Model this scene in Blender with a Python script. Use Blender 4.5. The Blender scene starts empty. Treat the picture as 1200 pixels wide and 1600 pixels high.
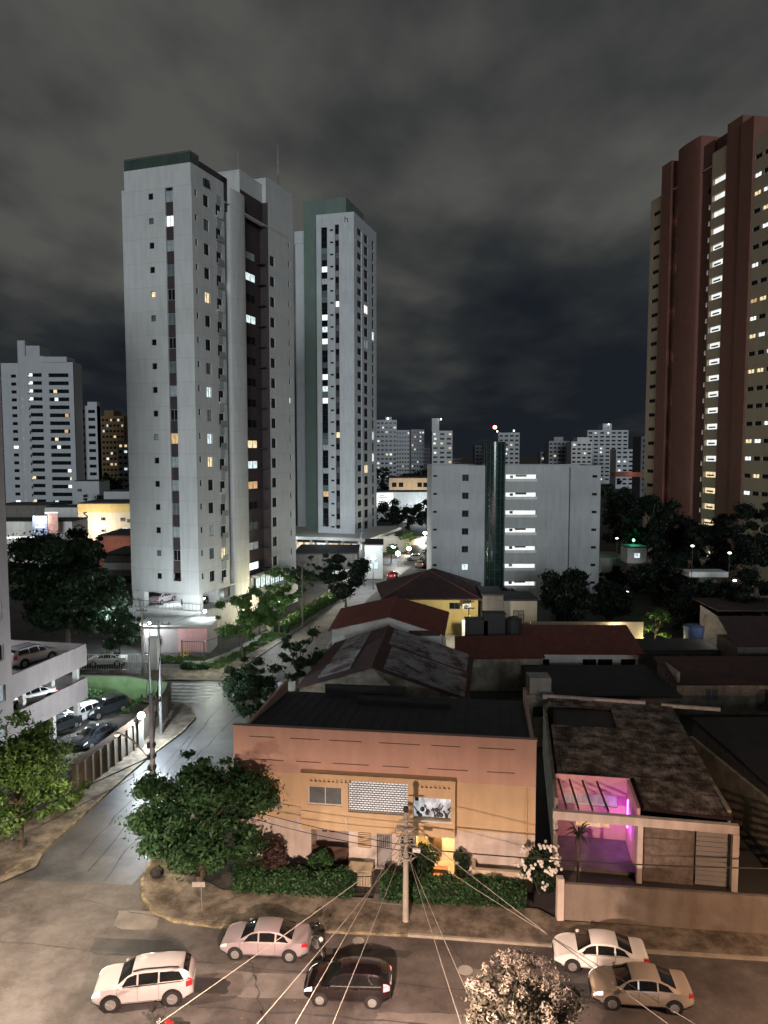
import bpy, math, random
import numpy as np
from mathutils import Vector, Matrix
RAD = math.radians
sc = bpy.context.scene
C = sc.collection
random.seed(7)

# ------------------------------------------------------------------ camera, sky, sun, exposure
PITCH = RAD(4.5)
EYE = 25.0
cam_data = bpy.data.cameras.new('camera')
cam_data.sensor_fit = 'VERTICAL'
cam_data.sensor_height = 36.0
cam_data.sensor_width = 27.0
cam_data.lens = 27.0
cam_data.clip_start = 0.2
cam_data.clip_end = 6000.0
cam = bpy.data.objects.new('camera', cam_data)
C.objects.link(cam)
cam.location = (0, 0, EYE)
cam.rotation_euler = (math.pi / 2 - PITCH, 0, 0)
sc.camera = cam

sc.view_settings.view_transform = 'Standard'
sc.view_settings.look = 'None'
sc.view_settings.exposure = 0.0
sc.view_settings.gamma = 1.0
sc.view_settings.use_curve_mapping = False
sc.render.engine = 'CYCLES'
sc.cycles.use_denoising = True
sc.cycles.max_bounces = 5
sc.cycles.diffuse_bounces = 3
sc.cycles.glossy_bounces = 3
sc.cycles.transmission_bounces = 3
sc.cycles.sample_clamp_indirect = 4.0
sc.cycles.caustics_reflective = False
sc.cycles.caustics_refractive = False

world = bpy.data.worlds.new('World')
sc.world = world
world.use_nodes = True
wt = world.node_tree
for n in list(wt.nodes):
    wt.nodes.remove(n)


def wn(kind, **kw):
    n = wt.nodes.new(kind)
    for k, v in kw.items():
        setattr(n, k, v)
    return n


def wmath(op, a, b=None, clamp=False):
    n = wn('ShaderNodeMath', operation=op, use_clamp=clamp)
    for i, s in enumerate((a, b)):
        if s is None:
            continue
        if isinstance(s, (int, float)):
            n.inputs[i].default_value = s
        else:
            wt.links.new(s, n.inputs[i])
    return n.outputs[0]


def wramp(fac, stops):
    r = wn('ShaderNodeValToRGB')
    e = r.color_ramp.elements
    e[0].position, e[0].color = stops[0][0], (*stops[0][1], 1)
    e[1].position, e[1].color = stops[1][0], (*stops[1][1], 1)
    for p_, c_ in stops[2:]:
        k = e.new(p_)
        k.color = (*c_, 1)
    wt.links.new(fac, r.inputs[0])
    return r.outputs[0]


# night clouds lit from below by the city, laid out on a cloud plane overhead
tc = wn('ShaderNodeTexCoord')
sx = wn('ShaderNodeSeparateXYZ')
wt.links.new(tc.outputs['Generated'], sx.inputs[0])
zc_ = wmath('MAXIMUM', sx.outputs[2], 0.0)
den = wmath('ADD', zc_, 0.16)
cu = wmath('DIVIDE', sx.outputs[0], den)
cv = wmath('DIVIDE', sx.outputs[1], den)
cx = wn('ShaderNodeCombineXYZ')
wt.links.new(cu, cx.inputs[0])
wt.links.new(cv, cx.inputs[1])
mp = wn('ShaderNodeMapping')
mp.inputs['Location'].default_value = (2.1, 9.9, 0.3)
mp.inputs['Rotation'].default_value = (0, 0, RAD(-25))
mp.inputs['Scale'].default_value = (1.0, 0.62, 1.0)
wt.links.new(cx.outputs[0], mp.inputs[0])
n1 = wn('ShaderNodeTexNoise')
n1.inputs['Scale'].default_value = 1.05
n1.inputs['Detail'].default_value = 7
n1.inputs['Roughness'].default_value = 0.46
n1.inputs['Distortion'].default_value = 0.25
wt.links.new(mp.outputs[0], n1.inputs['Vector'])
n2 = wn('ShaderNodeTexNoise')
n2.inputs['Scale'].default_value = 3.6
n2.inputs['Detail'].default_value = 5
n2.inputs['Roughness'].default_value = 0.5
wt.links.new(mp.outputs[0], n2.inputs['Vector'])
mixn = wmath('ADD', wmath('MULTIPLY', n1.outputs[0], 0.70), wmath('MULTIPLY', n2.outputs[0], 0.30))
elev = wn('ShaderNodeMapRange', interpolation_type='SMOOTHSTEP')
elev.inputs['From Min'].default_value = 0.0
elev.inputs['From Max'].default_value = 0.27
elev.inputs['To Min'].default_value = -0.26
elev.inputs['To Max'].default_value = 0.055
wt.links.new(zc_, elev.inputs[0])
cloud = wmath('ADD', mixn, elev.outputs[0], clamp=True)
skycol = wramp(cloud, [(0.28, (0.0105, 0.0135, 0.0185)), (0.41, (0.0215, 0.0250, 0.0275)),
                       (0.50, (0.0430, 0.0450, 0.0445)), (0.61, (0.0860, 0.0870, 0.0800))])
bg = wn('ShaderNodeBackground')
bg.inputs['Strength'].default_value = 1.0
wt.links.new(skycol, bg.inputs['Color'])
wo = wn('ShaderNodeOutputWorld')
wt.links.new(bg.outputs[0], wo.inputs[0])

# the glow of the city behind the camera, low and broad
sun_data = bpy.data.lights.new('sun', 'SUN')
sun_data.energy = 1.25
sun_data.angle = RAD(14)
sun_data.color = (0.84, 0.93, 1.0)
sun = bpy.data.objects.new('sun', sun_data)
C.objects.link(sun)
SUN_DIR = Vector((-0.05, 0.98, -0.115)).normalized()
sun.rotation_euler = SUN_DIR.to_track_quat('-Z', 'Y').to_euler()
sun.location = (20, -60, 60)


# ------------------------------------------------------------------ surveying helpers (photo pixel -> metres)
def ray(px, py):
    x, y = (px - 600) / 1200, (py - 800) / 1200
    return x, math.cos(PITCH) - y * math.sin(PITCH), -y * math.cos(PITCH) - math.sin(PITCH)


def ground_at(px, py, z=0.0):
    x, y, dz = ray(px, py)
    t = (z - EYE) / dz
    return Vector((x * t, y * t, z))


def at(px, py, Y):
    x, y, dz = ray(px, py)
    t = Y / y
    return Vector((x * t, Y, EYE + dz * t))


def V(*a):
    return Vector(a)


# ------------------------------------------------------------------ mesh builder
class MB:
    def __init__(s):
        s.v, s.f = [], []

    def add(s, vs, fs):
        o = len(s.v)
        s.v += [tuple(v) for v in vs]
        s.f += [tuple(i + o for i in f) for f in fs]
        return s

    def quad(s, a, b, c, d):
        return s.add([a, b, c, d], [(0, 1, 2, 3)])

    def poly(s, pts):
        return s.add(pts, [tuple(range(len(pts)))])

    def box(s, x0, y0, z0, x1, y1, z1):
        vs = [(x0, y0, z0), (x1, y0, z0), (x1, y1, z0), (x0, y1, z0), (x0, y0, z1), (x1, y0, z1), (x1, y1, z1), (x0, y1, z1)]
        return s.add(vs, [(0, 3, 2, 1), (4, 5, 6, 7), (0, 1, 5, 4), (1, 2, 6, 5), (2, 3, 7, 6), (3, 0, 4, 7)])

    def prism(s, poly, z0, z1, z1s=None):
        n = len(poly)
        vs = [(p[0], p[1], z0) for p in poly] + [(p[0], p[1], z1 if z1s is None else z1s[i]) for i, p in enumerate(poly)]
        fs = [tuple(range(n - 1, -1, -1)), tuple(range(n, 2 * n))]
        fs += [(i, (i + 1) % n, n + (i + 1) % n, n + i) for i in range(n)]
        return s.add(vs, fs)

    def beam(s, p0, p1, w, h=None):
        p0, p1 = Vector(p0), Vector(p1)
        h = h or w
        d = (p1 - p0)
        if d.length < 1e-6:
            return s
        d.normalize()
        up = Vector((0, 0, 1)) if abs(d.z) < 0.95 else Vector((0, 1, 0))
        a = d.cross(up).normalized() * (w / 2)
        b = a.cross(d).normalized() * (h / 2)
        vs = []
        for p in (p0, p1):
            vs += [p - a - b, p + a - b, p + a + b, p - a + b]
        return s.add(vs, [(0, 3, 2, 1), (4, 5, 6, 7), (0, 1, 5, 4), (1, 2, 6, 5), (2, 3, 7, 6), (3, 0, 4, 7)])

    def tube(s, p0, p1, r0, r1=None, n=8, cap=True):
        p0, p1 = Vector(p0), Vector(p1)
        r1 = r0 if r1 is None else r1
        d = (p1 - p0).normalized()
        up = Vector((0, 0, 1)) if abs(d.z) < 0.9 else Vector((1, 0, 0))
        a = d.cross(up).normalized()
        b = d.cross(a).normalized()
        vs = []
        for p, r in ((p0, r0), (p1, r1)):
            for i in range(n):
                t = 2 * math.pi * i / n
                vs.append(p + a * (r * math.cos(t)) + b * (r * math.sin(t)))
        fs = [(i, (i + 1) % n, n + (i + 1) % n, n + i) for i in range(n)]
        if cap:
            fs += [tuple(range(n - 1, -1, -1)), tuple(range(n, 2 * n))]
        return s.add(vs, fs)

    def path(s, pts, r, n=5):
        for a, b in zip(pts[:-1], pts[1:]):
            s.tube(a, b, r, r, n, cap=False)
        return s

    def ball(s, c, r, n=10, m=6, sz=1.0):
        c = Vector(c)
        vs = [c + Vector((0, 0, r * sz))]
        for j in range(1, m):
            t = math.pi * j / m
            for i in range(n):
                a = 2 * math.pi * i / n
                vs.append(c + Vector((r * math.sin(t) * math.cos(a), r * math.sin(t) * math.sin(a), r * sz * math.cos(t))))
        vs.append(c - Vector((0, 0, r * sz)))
        fs = [(0, 1 + i, 1 + (i + 1) % n) for i in range(n)]
        for j in range(m - 2):
            o = 1 + j * n
            fs += [(o + i, o + n + i, o + n + (i + 1) % n, o + (i + 1) % n) for i in range(n)]
        o = 1 + (m - 2) * n
        fs += [(o + i, len(vs) - 1, o + (i + 1) % n) for i in range(n)]
        return s.add(vs, fs)

    def moved(s, loc):
        l = Vector(loc)
        s.v = [tuple(Vector(v) - l) for v in s.v]
        return s


def mesh_of(name, mb, mat, smooth=False):
    me = bpy.data.meshes.new(name)
    me.from_pydata(mb.v, [], mb.f)
    if mat is not None:
        me.materials.append(mat)
    if smooth:
        me.polygons.foreach_set('use_smooth', [True] * len(me.polygons))
        me.set_sharp_from_angle(angle=RAD(smooth if smooth is not True else 40))
    me.update()
    return me


def link(name, me, parent=None, loc=(0, 0, 0), rz=0.0):
    o = bpy.data.objects.new(name, me)
    C.objects.link(o)
    o.parent = parent
    o.location = loc
    o.rotation_euler = (0, 0, rz)
    return o


def obj(name, mb, mat, parent=None, loc=(0, 0, 0), rz=0.0, smooth=False, stuff=False, label=None):
    o = link(name, mesh_of(name, mb, mat, smooth), parent, loc, rz)
    if stuff:
        o['kind'] = 'stuff'
    if label:
        o['label'] = label
    return o


def tag(o, label, cat, group=None):
    o['label'] = label
    o['category'] = cat
    if group:
        o['group'] = group
    return o


def thing(name, label, cat, loc=(0, 0, 0), rz=0.0, group=None):
    return tag(link(name, None, None, loc, rz), label, cat, group)


def struct(name, mb, mat, parent=None, smooth=False):
    o = obj(name, mb, mat, parent, smooth=smooth)
    o['kind'] = 'structure'
    return o


def copy_tree(o, parent=None):
    c = o.copy()
    C.objects.link(c)
    if parent is not None:
        c.parent = parent
    for ch in list(o.children):
        copy_tree(ch, c)
    return c


# ------------------------------------------------------------------ materials
def _nodes(name):
    m = bpy.data.materials.new(name)
    m.use_nodes = True
    nt = m.node_tree
    b = nt.nodes['Principled BSDF']
    return m, nt, b


def mat(name, col, rough=0.8, var=0.18, scale=1.5, bump=0.0, streak=0.0, metal=0.0, spec=0.4, coat=0.0, fine=None, dirt=None, joints=None):
    m, nt, b = _nodes(name)
    L = nt.links.new
    tcn = nt.nodes.new('ShaderNodeTexCoord')
    src = tcn.outputs['Object']
    nz = nt.nodes.new('ShaderNodeTexNoise')
    nz.inputs['Scale'].default_value = scale
    nz.inputs['Detail'].default_value = 6
    nz.inputs['Roughness'].default_value = 0.65
    L(src, nz.inputs['Vector'])
    rp = nt.nodes.new('ShaderNodeValToRGB')
    e = rp.color_ramp.elements
    e[0].position, e[1].position = 0.3, 0.7
    e[0].color = (*[max(0, c * (1 - var)) for c in col], 1)
    e[1].color = (*[min(1, c * (1 + var)) for c in col], 1)
    L(nz.outputs[0], rp.inputs[0])
    out = rp.outputs[0]

    def mul(fac_socket, lo, hi, tint=(1, 1, 1), strength=1.0):
        nonlocal out
        r2 = nt.nodes.new('ShaderNodeValToRGB')
        q = r2.color_ramp.elements
        q[0].position, q[1].position = lo, hi
        q[0].color = (*tint, 1)
        q[1].color = (1, 1, 1, 1)
        L(fac_socket, r2.inputs[0])
        mx = nt.nodes.new('ShaderNodeMix')
        mx.data_type = 'RGBA'
        mx.blend_type = 'MULTIPLY'
        mx.inputs[0].default_value = strength
        L(out, mx.inputs[6])
        L(r2.outputs[0], mx.inputs[7])
        out = mx.outputs[2]

    if streak:
        mpn = nt.nodes.new('ShaderNodeMapping')
        mpn.inputs['Scale'].default_value = (0.75, 0.75, 0.11)
        L(src, mpn.inputs[0])
        ns = nt.nodes.new('ShaderNodeTexNoise')
        ns.inputs['Scale'].default_value = 2.2
        ns.inputs['Detail'].default_value = 5
        L(mpn.outputs[0], ns.inputs['Vector'])
        mul(ns.outputs[0], 0.30, 0.60, (0.50, 0.48, 0.45), streak * 0.7)
    if dirt:
        nd = nt.nodes.new('ShaderNodeTexNoise')
        nd.inputs['Scale'].default_value = dirt[0]
        nd.inputs['Detail'].default_value = 8
        nd.inputs['Roughness'].default_value = 0.75
        L(src, nd.inputs['Vector'])
        mul(nd.outputs[0], dirt[1], dirt[1] + dirt[2], dirt[3], 1.0)
    if joints:
        bk = nt.nodes.new('ShaderNodeTexBrick')
        bk.inputs['Scale'].default_value = 1.0
        bk.inputs['Brick Width'].default_value = joints[0]
        bk.inputs['Row Height'].default_value = joints[1]
        bk.inputs['Mortar Size'].default_value = joints[2]
        bk.inputs['Color1'].default_value = (1, 1, 1, 1)
        bk.inputs['Color2'].default_value = (0.93, 0.93, 0.93, 1)
        bk.inputs['Mortar'].default_value = (joints[3],) * 3 + (1,)
        sep = nt.nodes.new('ShaderNodeSeparateXYZ')
        L(src, sep.inputs[0])
        ad = nt.nodes.new('ShaderNodeMath')
        L(sep.outputs[0], ad.inputs[0])
        L(sep.outputs[1], ad.inputs[1])
        cb = nt.nodes.new('ShaderNodeCombineXYZ')
        L(ad.outputs[0], cb.inputs[0])
        L(sep.outputs[2], cb.inputs[1])
        L(cb.outputs[0], bk.inputs[0])
        mx = nt.nodes.new('ShaderNodeMix')
        mx.data_type = 'RGBA'
        mx.blend_type = 'MULTIPLY'
        mx.inputs[0].default_value = 1.0
        L(out, mx.inputs[6])
        L(bk.outputs[0], mx.inputs[7])
        out = mx.outputs[2]
    L(out, b.inputs['Base Color'])
    b.inputs['Roughness'].default_value = rough
    b.inputs['Metallic'].default_value = metal
    b.inputs['Specular IOR Level'].default_value = spec
    b.inputs['Coat Weight'].default_value = coat
    if bump:
        nb = nt.nodes.new('ShaderNodeTexNoise')
        nb.inputs['Scale'].default_value = fine or scale * 8
        nb.inputs['Detail'].default_value = 5
        L(src, nb.inputs['Vector'])
        bp = nt.nodes.new('ShaderNodeBump')
        bp.inputs['Strength'].default_value = bump
        bp.inputs['Distance'].default_value = 0.05
        L(nb.outputs[0], bp.inputs['Height'])
        L(bp.outputs[0], b.inputs['Normal'])
    return m


def emit(name, col, strength, vary=0.0, scale=3.0):
    m, nt, b = _nodes(name)
    b.inputs['Base Color'].default_value = (*[c * 0.3 for c in col], 1)
    b.inputs['Roughness'].default_value = 0.4
    b.inputs['Emission Color'].default_value = (*col, 1)
    b.inputs['Emission Strength'].default_value = strength
    if vary:
        L = nt.links.new
        tcn = nt.nodes.new('ShaderNodeTexCoord')
        mpn = nt.nodes.new('ShaderNodeMapping')
        mpn.inputs['Scale'].default_value = (scale, scale, scale * 0.45)
        L(tcn.outputs['Object'], mpn.inputs[0])
        nz = nt.nodes.new('ShaderNodeTexNoise')
        nz.inputs['Scale'].default_value = 1.3
        nz.inputs['Detail'].default_value = 3
        L(mpn.outputs[0], nz.inputs['Vector'])
        mr = nt.nodes.new('ShaderNodeMapRange')
        mr.inputs['From Min'].default_value = 0.35
        mr.inputs['From Max'].default_value = 0.62
        mr.inputs['To Min'].default_value = strength * (1 - vary)
        mr.inputs['To Max'].default_value = strength
        L(nz.outputs[0], mr.inputs[0])
        L(mr.outputs[0], b.inputs['Emission Strength'])
    return m


def leaf_mat(name, dark, light, trans=0.25):
    m, nt, b = _nodes(name)
    L = nt.links.new
    g = nt.nodes.new('ShaderNodeNewGeometry')
    tcn = nt.nodes.new('ShaderNodeTexCoord')
    nz = nt.nodes.new('ShaderNodeTexNoise')
    nz.inputs['Scale'].default_value = 0.7
    nz.inputs['Detail'].default_value = 3
    L(tcn.outputs['Object'], nz.inputs['Vector'])
    ad = nt.nodes.new('ShaderNodeMath')
    ad.operation = 'MULTIPLY_ADD'
    ad.inputs[1].default_value = 0.55
    L(g.outputs['Random Per Island'], ad.inputs[0])
    mm = nt.nodes.new('ShaderNodeMath')
    mm.operation = 'MULTIPLY'
    mm.inputs[1].default_value = 0.55
    L(nz.outputs[0], mm.inputs[0])
    L(mm.outputs[0], ad.inputs[2])
    rp = nt.nodes.new('ShaderNodeValToRGB')
    e = rp.color_ramp.elements
    e[0].position, e[1].position = 0.2, 0.8
    e[0].color = (*dark, 1)
    e[1].color = (*light, 1)
    L(ad.outputs[0], rp.inputs[0])
    L(rp.outputs[0], b.inputs['Base Color'])
    b.inputs['Roughness'].default_value = 0.55
    b.inputs['Specular IOR Level'].default_value = 0.35
    tr = nt.nodes.new('ShaderNodeBsdfTranslucent')
    L(rp.outputs[0], tr.inputs['Color'])
    ms = nt.nodes.new('ShaderNodeMixShader')
    ms.inputs[0].default_value = trans
    L(b.outputs[0], ms.inputs[1])
    L(tr.outputs[0], ms.inputs[2])
    L(ms.outputs[0], nt.nodes['Material Output'].inputs[0])
    return m


M = {}
M['tower_white'] = mat('tower_white', (0.60, 0.60, 0.58), 0.75, 0.06, 0.12, streak=0.35, joints=(40, 3.09, 0.035, 0.80))
M['tower_white_b'] = mat('tower_white_b', (0.58, 0.60, 0.61), 0.75, 0.06, 0.12, streak=0.35, joints=(40, 2.9, 0.04, 0.85))
M['green_paint'] = mat('green_paint', (0.145, 0.195, 0.165), 0.7, 0.1, 0.3, streak=0.15)
M['brown_panel'] = mat('brown_panel', (0.055, 0.040, 0.042), 0.6, 0.15, 0.6)
M['grey_wall'] = mat('grey_wall', (0.37, 0.38, 0.38), 0.8, 0.10, 0.12, streak=0.4, joints=(40, 3.0, 0.03, 0.88))
M['grey_wall_dark'] = mat('grey_wall_dark', (0.31, 0.305, 0.30), 0.85, 0.12, 0.4, streak=0.35)
M['green_glass'] = mat('green_glass', (0.008, 0.024, 0.019), 0.16, 0.3, 0.4, spec=0.6)
M['dark_glass'] = mat('dark_glass', (0.010, 0.012, 0.014), 0.15, 0.3, 0.8, spec=0.06)
M['grey_glass'] = mat('grey_glass', (0.13, 0.15, 0.16), 0.25, 0.25, 1.2, spec=0.5)
M['curtain'] = mat('curtain', (0.36, 0.40, 0.41), 0.6, 0.25, 2.2)
M['frame_dark'] = mat('frame_dark', (0.035, 0.035, 0.037), 0.5, 0.1)
M['frame_grey'] = mat('frame_grey', (0.28, 0.28, 0.28), 0.5, 0.1)
M['frame_white'] = mat('frame_white', (0.62, 0.62, 0.60), 0.5, 0.08)
M['brick_red'] = mat('brick_red', (0.185, 0.076, 0.054), 0.75, 0.14, 0.5, streak=0.2)
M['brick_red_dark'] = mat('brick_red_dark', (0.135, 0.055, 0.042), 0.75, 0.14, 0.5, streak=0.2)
M['beige_tower'] = mat('beige_tower', (0.42, 0.325, 0.225), 0.8, 0.08, 0.3, streak=0.2)
M['concrete'] = mat('concrete', (0.34, 0.325, 0.30), 0.85, 0.18, 0.9, bump=0.25, streak=0.3)
M['concrete_dark'] = mat('concrete_dark', (0.17, 0.155, 0.14), 0.9, 0.25, 0.9, bump=0.3, streak=0.5)
M['concrete_pink'] = mat('concrete_pink', (0.36, 0.31, 0.30), 0.85, 0.1, 0.5, streak=0.3)
M['white_wall'] = mat('white_wall', (0.66, 0.65, 0.62), 0.8, 0.1, 0.8, streak=0.3)
M['old_wall'] = mat('old_wall', (0.42, 0.38, 0.31), 0.9, 0.2, 0.7, streak=0.6, dirt=(0.9, 0.34, 0.26, (0.45, 0.42, 0.40)))
M['yellow_wall'] = mat('yellow_wall', (0.60, 0.44, 0.17), 0.85, 0.1, 0.8, streak=0.3)
M['beige_wall'] = mat('beige_wall', (0.56, 0.48, 0.36), 0.85, 0.1, 0.5, streak=0.3)
M['pink_band'] = mat('pink_band', (0.56, 0.355, 0.29), 0.75, 0.08, 0.5, streak=0.28, bump=0.15)
M['pink_wall'] = mat('pink_wall', (0.60, 0.33, 0.32), 0.8, 0.1, 0.7, streak=0.25)
M['tan_wall'] = mat('tan_wall', (0.58, 0.43, 0.27), 0.8, 0.08, 0.5, streak=0.28, bump=0.15)
M['house_white'] = mat('house_white', (0.60, 0.52, 0.47), 0.8, 0.12, 0.8, streak=0.7, bump=0.15)
M['roof_red'] = mat('roof_red', (0.155, 0.050, 0.038), 0.85, 0.25, 1.3, bump=0.3)
M['roof_dark'] = mat('roof_dark', (0.070, 0.040, 0.040), 0.85, 0.25, 1.1, bump=0.3)
M['roof_patch'] = mat('roof_patch', (0.27, 0.265, 0.27), 0.85, 0.2, 0.8, bump=0.3, dirt=(0.55, 0.40, 0.14, (0.30, 0.16, 0.14)))
M['roof_sheet'] = mat('roof_sheet', (0.040, 0.038, 0.042), 0.8, 0.25, 0.7, bump=0.2)
M['roof_old'] = mat('roof_old', (0.27, 0.235, 0.205), 0.95, 0.35, 0.9, bump=0.6, dirt=(0.9, 0.42, 0.20, (0.22, 0.18, 0.16)))
M['asphalt'] = mat('asphalt', (0.120, 0.106, 0.101), 0.66, 0.25, 0.5, bump=0.5, fine=22, dirt=(0.33, 0.38, 0.20, (0.50, 0.47, 0.45)), spec=0.5)
M['asphalt_wet'] = mat('asphalt_wet', (0.092, 0.092, 0.096), 0.42, 0.25, 0.5, bump=0.45, fine=14, dirt=(0.35, 0.38, 0.20, (0.50, 0.50, 0.52)), spec=0.6)
M['asphalt_patch'] = mat('asphalt_patch', (0.180, 0.160, 0.148), 0.75, 0.3, 0.8, bump=0.4, fine=22)
M['asphalt_dark'] = mat('asphalt_dark', (0.055, 0.053, 0.052), 0.7, 0.3, 1.0, bump=0.4, fine=22)
M['pavement'] = mat('pavement', (0.20, 0.170, 0.135), 0.9, 0.3, 0.6, bump=0.5, fine=10, dirt=(0.6, 0.38, 0.2, (0.42, 0.38, 0.34)))
M['litter'] = mat('litter', (0.16, 0.12, 0.07), 0.9, 0.5, 3)
M['kerb'] = mat('kerb', (0.30, 0.27, 0.22), 0.85, 0.25, 1.2, bump=0.3)
M['kerb_yellow'] = mat('kerb_yellow', (0.29, 0.245, 0.15), 0.8, 0.3, 1.2, bump=0.2, dirt=(1.2, 0.40, 0.22, (0.40, 0.40, 0.42)))
M['road_paint'] = mat('road_paint', (0.62, 0.62, 0.60), 0.6, 0.2, 1.5, dirt=(1.4, 0.34, 0.2, (0.35, 0.35, 0.35)))
M['soil'] = mat('soil', (0.050, 0.045, 0.038), 0.95, 0.35, 0.3, bump=0.4, fine=4)
M['plot'] = mat('plot', (0.060, 0.055, 0.050), 0.9, 0.3, 0.5, bump=0.3)
M['bark'] = mat('bark', (0.095, 0.075, 0.058), 0.95, 0.3, 4, bump=0.6)
M['pole'] = mat('pole', (0.34, 0.31, 0.27), 0.85, 0.2, 2, bump=0.2, streak=0.4)
M['pole_grey'] = mat('pole_grey', (0.25, 0.27, 0.31), 0.85, 0.2, 2, bump=0.2, streak=0.4)
M['pole_dark'] = mat('pole_dark', (0.12, 0.115, 0.11), 0.8, 0.2, 2)
M['metal'] = mat('metal', (0.30, 0.30, 0.30), 0.45, 0.15, 3, metal=0.6)
M['metal_dark'] = mat('metal_dark', (0.030, 0.030, 0.032), 0.5, 0.2, 3)
M['cable'] = mat('cable', (0.025, 0.024, 0.024), 0.6, 0.2, 3)
M['cable_pale'] = mat('cable_pale', (0.34, 0.31, 0.27), 0.6, 0.15, 3)
M['rubber'] = mat('rubber', (0.018, 0.018, 0.018), 0.8, 0.2, 4)
M['rim'] = mat('rim', (0.45, 0.44, 0.44), 0.35, 0.1, 4, metal=0.7)
M['black_trim'] = mat('black_trim', (0.016, 0.016, 0.017), 0.5, 0.2, 4)
M['car_glass'] = mat('car_glass', (0.010, 0.011, 0.012), 0.06, 0.1, 1, spec=0.7)
M['silver_paint'] = mat('silver_paint', (0.38, 0.32, 0.34), 0.32, 0.03, 0.8, metal=0.25, coat=0.5)
M['pearl_paint'] = mat('pearl_paint', (0.50, 0.46, 0.47), 0.30, 0.03, 0.8, metal=0.1, coat=0.6)
M['white_paint'] = mat('white_paint', (0.78, 0.77, 0.75), 0.30, 0.02, 0.8, coat=0.6)
M['black_paint'] = mat('black_paint', (0.009, 0.005, 0.006), 0.15, 0.05, 0.8, coat=0.9)
M['dark_paint'] = mat('dark_paint', (0.030, 0.035, 0.042), 0.2, 0.05, 0.8, coat=0.8)
M['beige_paint'] = mat('beige_paint', (0.42, 0.35, 0.28), 0.35, 0.04, 0.8, metal=0.2, coat=0.5)
M['red_paint'] = mat('red_paint', (0.35, 0.02, 0.02), 0.25, 0.05, 0.8, coat=0.8)
M['lens_red'] = mat('lens_red', (0.40, 0.02, 0.03), 0.2, 0.1, 4, spec=0.6)
M['lens_clear'] = mat('lens_clear', (0.70, 0.68, 0.66), 0.15, 0.1, 4, spec=0.7)
M['plate'] = mat('plate', (0.62, 0.62, 0.60), 0.5, 0.05, 4)
M['blue_tank'] = mat('blue_tank', (0.06, 0.10, 0.22), 0.5, 0.1, 1)
M['tank_dark'] = mat('tank_dark', (0.035, 0.034, 0.035), 0.6, 0.2, 1)
M['tile_green'] = mat('tile_green', (0.15, 0.25, 0.12), 0.8, 0.25, 0.8, streak=0.3)
M['wood_dark'] = mat('wood_dark', (0.075, 0.045, 0.032), 0.7, 0.25, 2, streak=0.3)
M['door_grey'] = mat('door_grey', (0.28, 0.27, 0.27), 0.6, 0.15, 2)
M['garage_grey'] = mat('garage_grey', (0.27, 0.25, 0.24), 0.7, 0.1, 1.2)
M['step_red'] = mat('step_red', (0.36, 0.16, 0.09), 0.8, 0.2, 2)
M['terracotta'] = mat('terracotta', (0.22, 0.085, 0.06), 0.85, 0.2, 1)
M['flower_white'] = mat('flower_white', (0.78, 0.76, 0.70), 0.6, 0.1, 5)
M['yellow_toy'] = mat('yellow_toy', (0.65, 0.45, 0.05), 0.5, 0.1, 2)
M['helmet'] = mat('helmet', (0.012, 0.012, 0.013), 0.15, 0.1, 2, coat=0.8)
M['billboard_blue'] = mat('billboard_blue', (0.22, 0.26, 0.42), 0.6, 0.3, 1.2)
M['billboard_pink'] = mat('billboard_pink', (0.42, 0.24, 0.22), 0.6, 0.4, 0.9)
M['stone_clad'] = mat('stone_clad', (0.16, 0.13, 0.11), 0.9, 0.45, 2.5, bump=0.6, fine=5)

M['leaf_mid'] = leaf_mat('leaf_mid', (0.010, 0.032, 0.012), (0.050, 0.128, 0.044))
M['leaf_dark'] = leaf_mat('leaf_dark', (0.008, 0.022, 0.010), (0.034, 0.068, 0.028))
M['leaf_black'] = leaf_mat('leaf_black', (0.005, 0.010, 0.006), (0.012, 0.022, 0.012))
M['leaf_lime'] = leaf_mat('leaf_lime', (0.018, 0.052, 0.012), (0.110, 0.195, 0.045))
M['leaf_purple'] = leaf_mat('leaf_purple', (0.035, 0.022, 0.022), (0.095, 0.050, 0.045))
M['leaf_pale'] = leaf_mat('leaf_pale', (0.060, 0.062, 0.042), (0.190, 0.175, 0.135))
M['blossom'] = leaf_mat('blossom', (0.30, 0.26, 0.22), (0.56, 0.50, 0.43), 0.2)
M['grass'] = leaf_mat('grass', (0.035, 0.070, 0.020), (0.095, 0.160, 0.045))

M['lit_cool'] = emit('lit_cool', (0.80, 0.97, 0.98), 1.15, 0.55)
M['lit_white'] = emit('lit_white', (0.92, 0.98, 0.96), 1.5, 0.35)
M['lit_warm'] = emit('lit_warm', (1.0, 0.80, 0.48), 1.25, 0.55)
M['lit_amber'] = emit('lit_amber', (1.0, 0.62, 0.30), 0.75, 0.5)
M['lit_dim'] = emit('lit_dim', (0.62, 0.70, 0.70), 0.30, 0.6)
M['lit_pinkish'] = emit('lit_pinkish', (0.85, 0.62, 0.55), 0.30, 0.5)
M['lit_stair'] = emit('lit_stair', (0.93, 0.97, 0.94), 1.15, 0.25, 0.8)
M['lamp_white'] = emit('lamp_white', (0.85, 0.94, 1.0), 40.0)
M['lamp_warm'] = emit('lamp_warm', (1.0, 0.80, 0.52), 30.0)
M['lamp_red'] = emit('lamp_red', (1.0, 0.13, 0.08), 18.0)
M['tail_lit'] = emit('tail_lit', (1.0, 0.25, 0.25), 3.0)
M['head_lit'] = emit('head_lit', (1.0, 0.97, 0.92), 3.0)
M['magenta_tube'] = emit('magenta_tube', (0.80, 0.20, 1.0), 5.0)
M['screen_lit'] = emit('screen_lit', (0.95, 0.95, 0.92), 1.3, 0.3)


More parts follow.
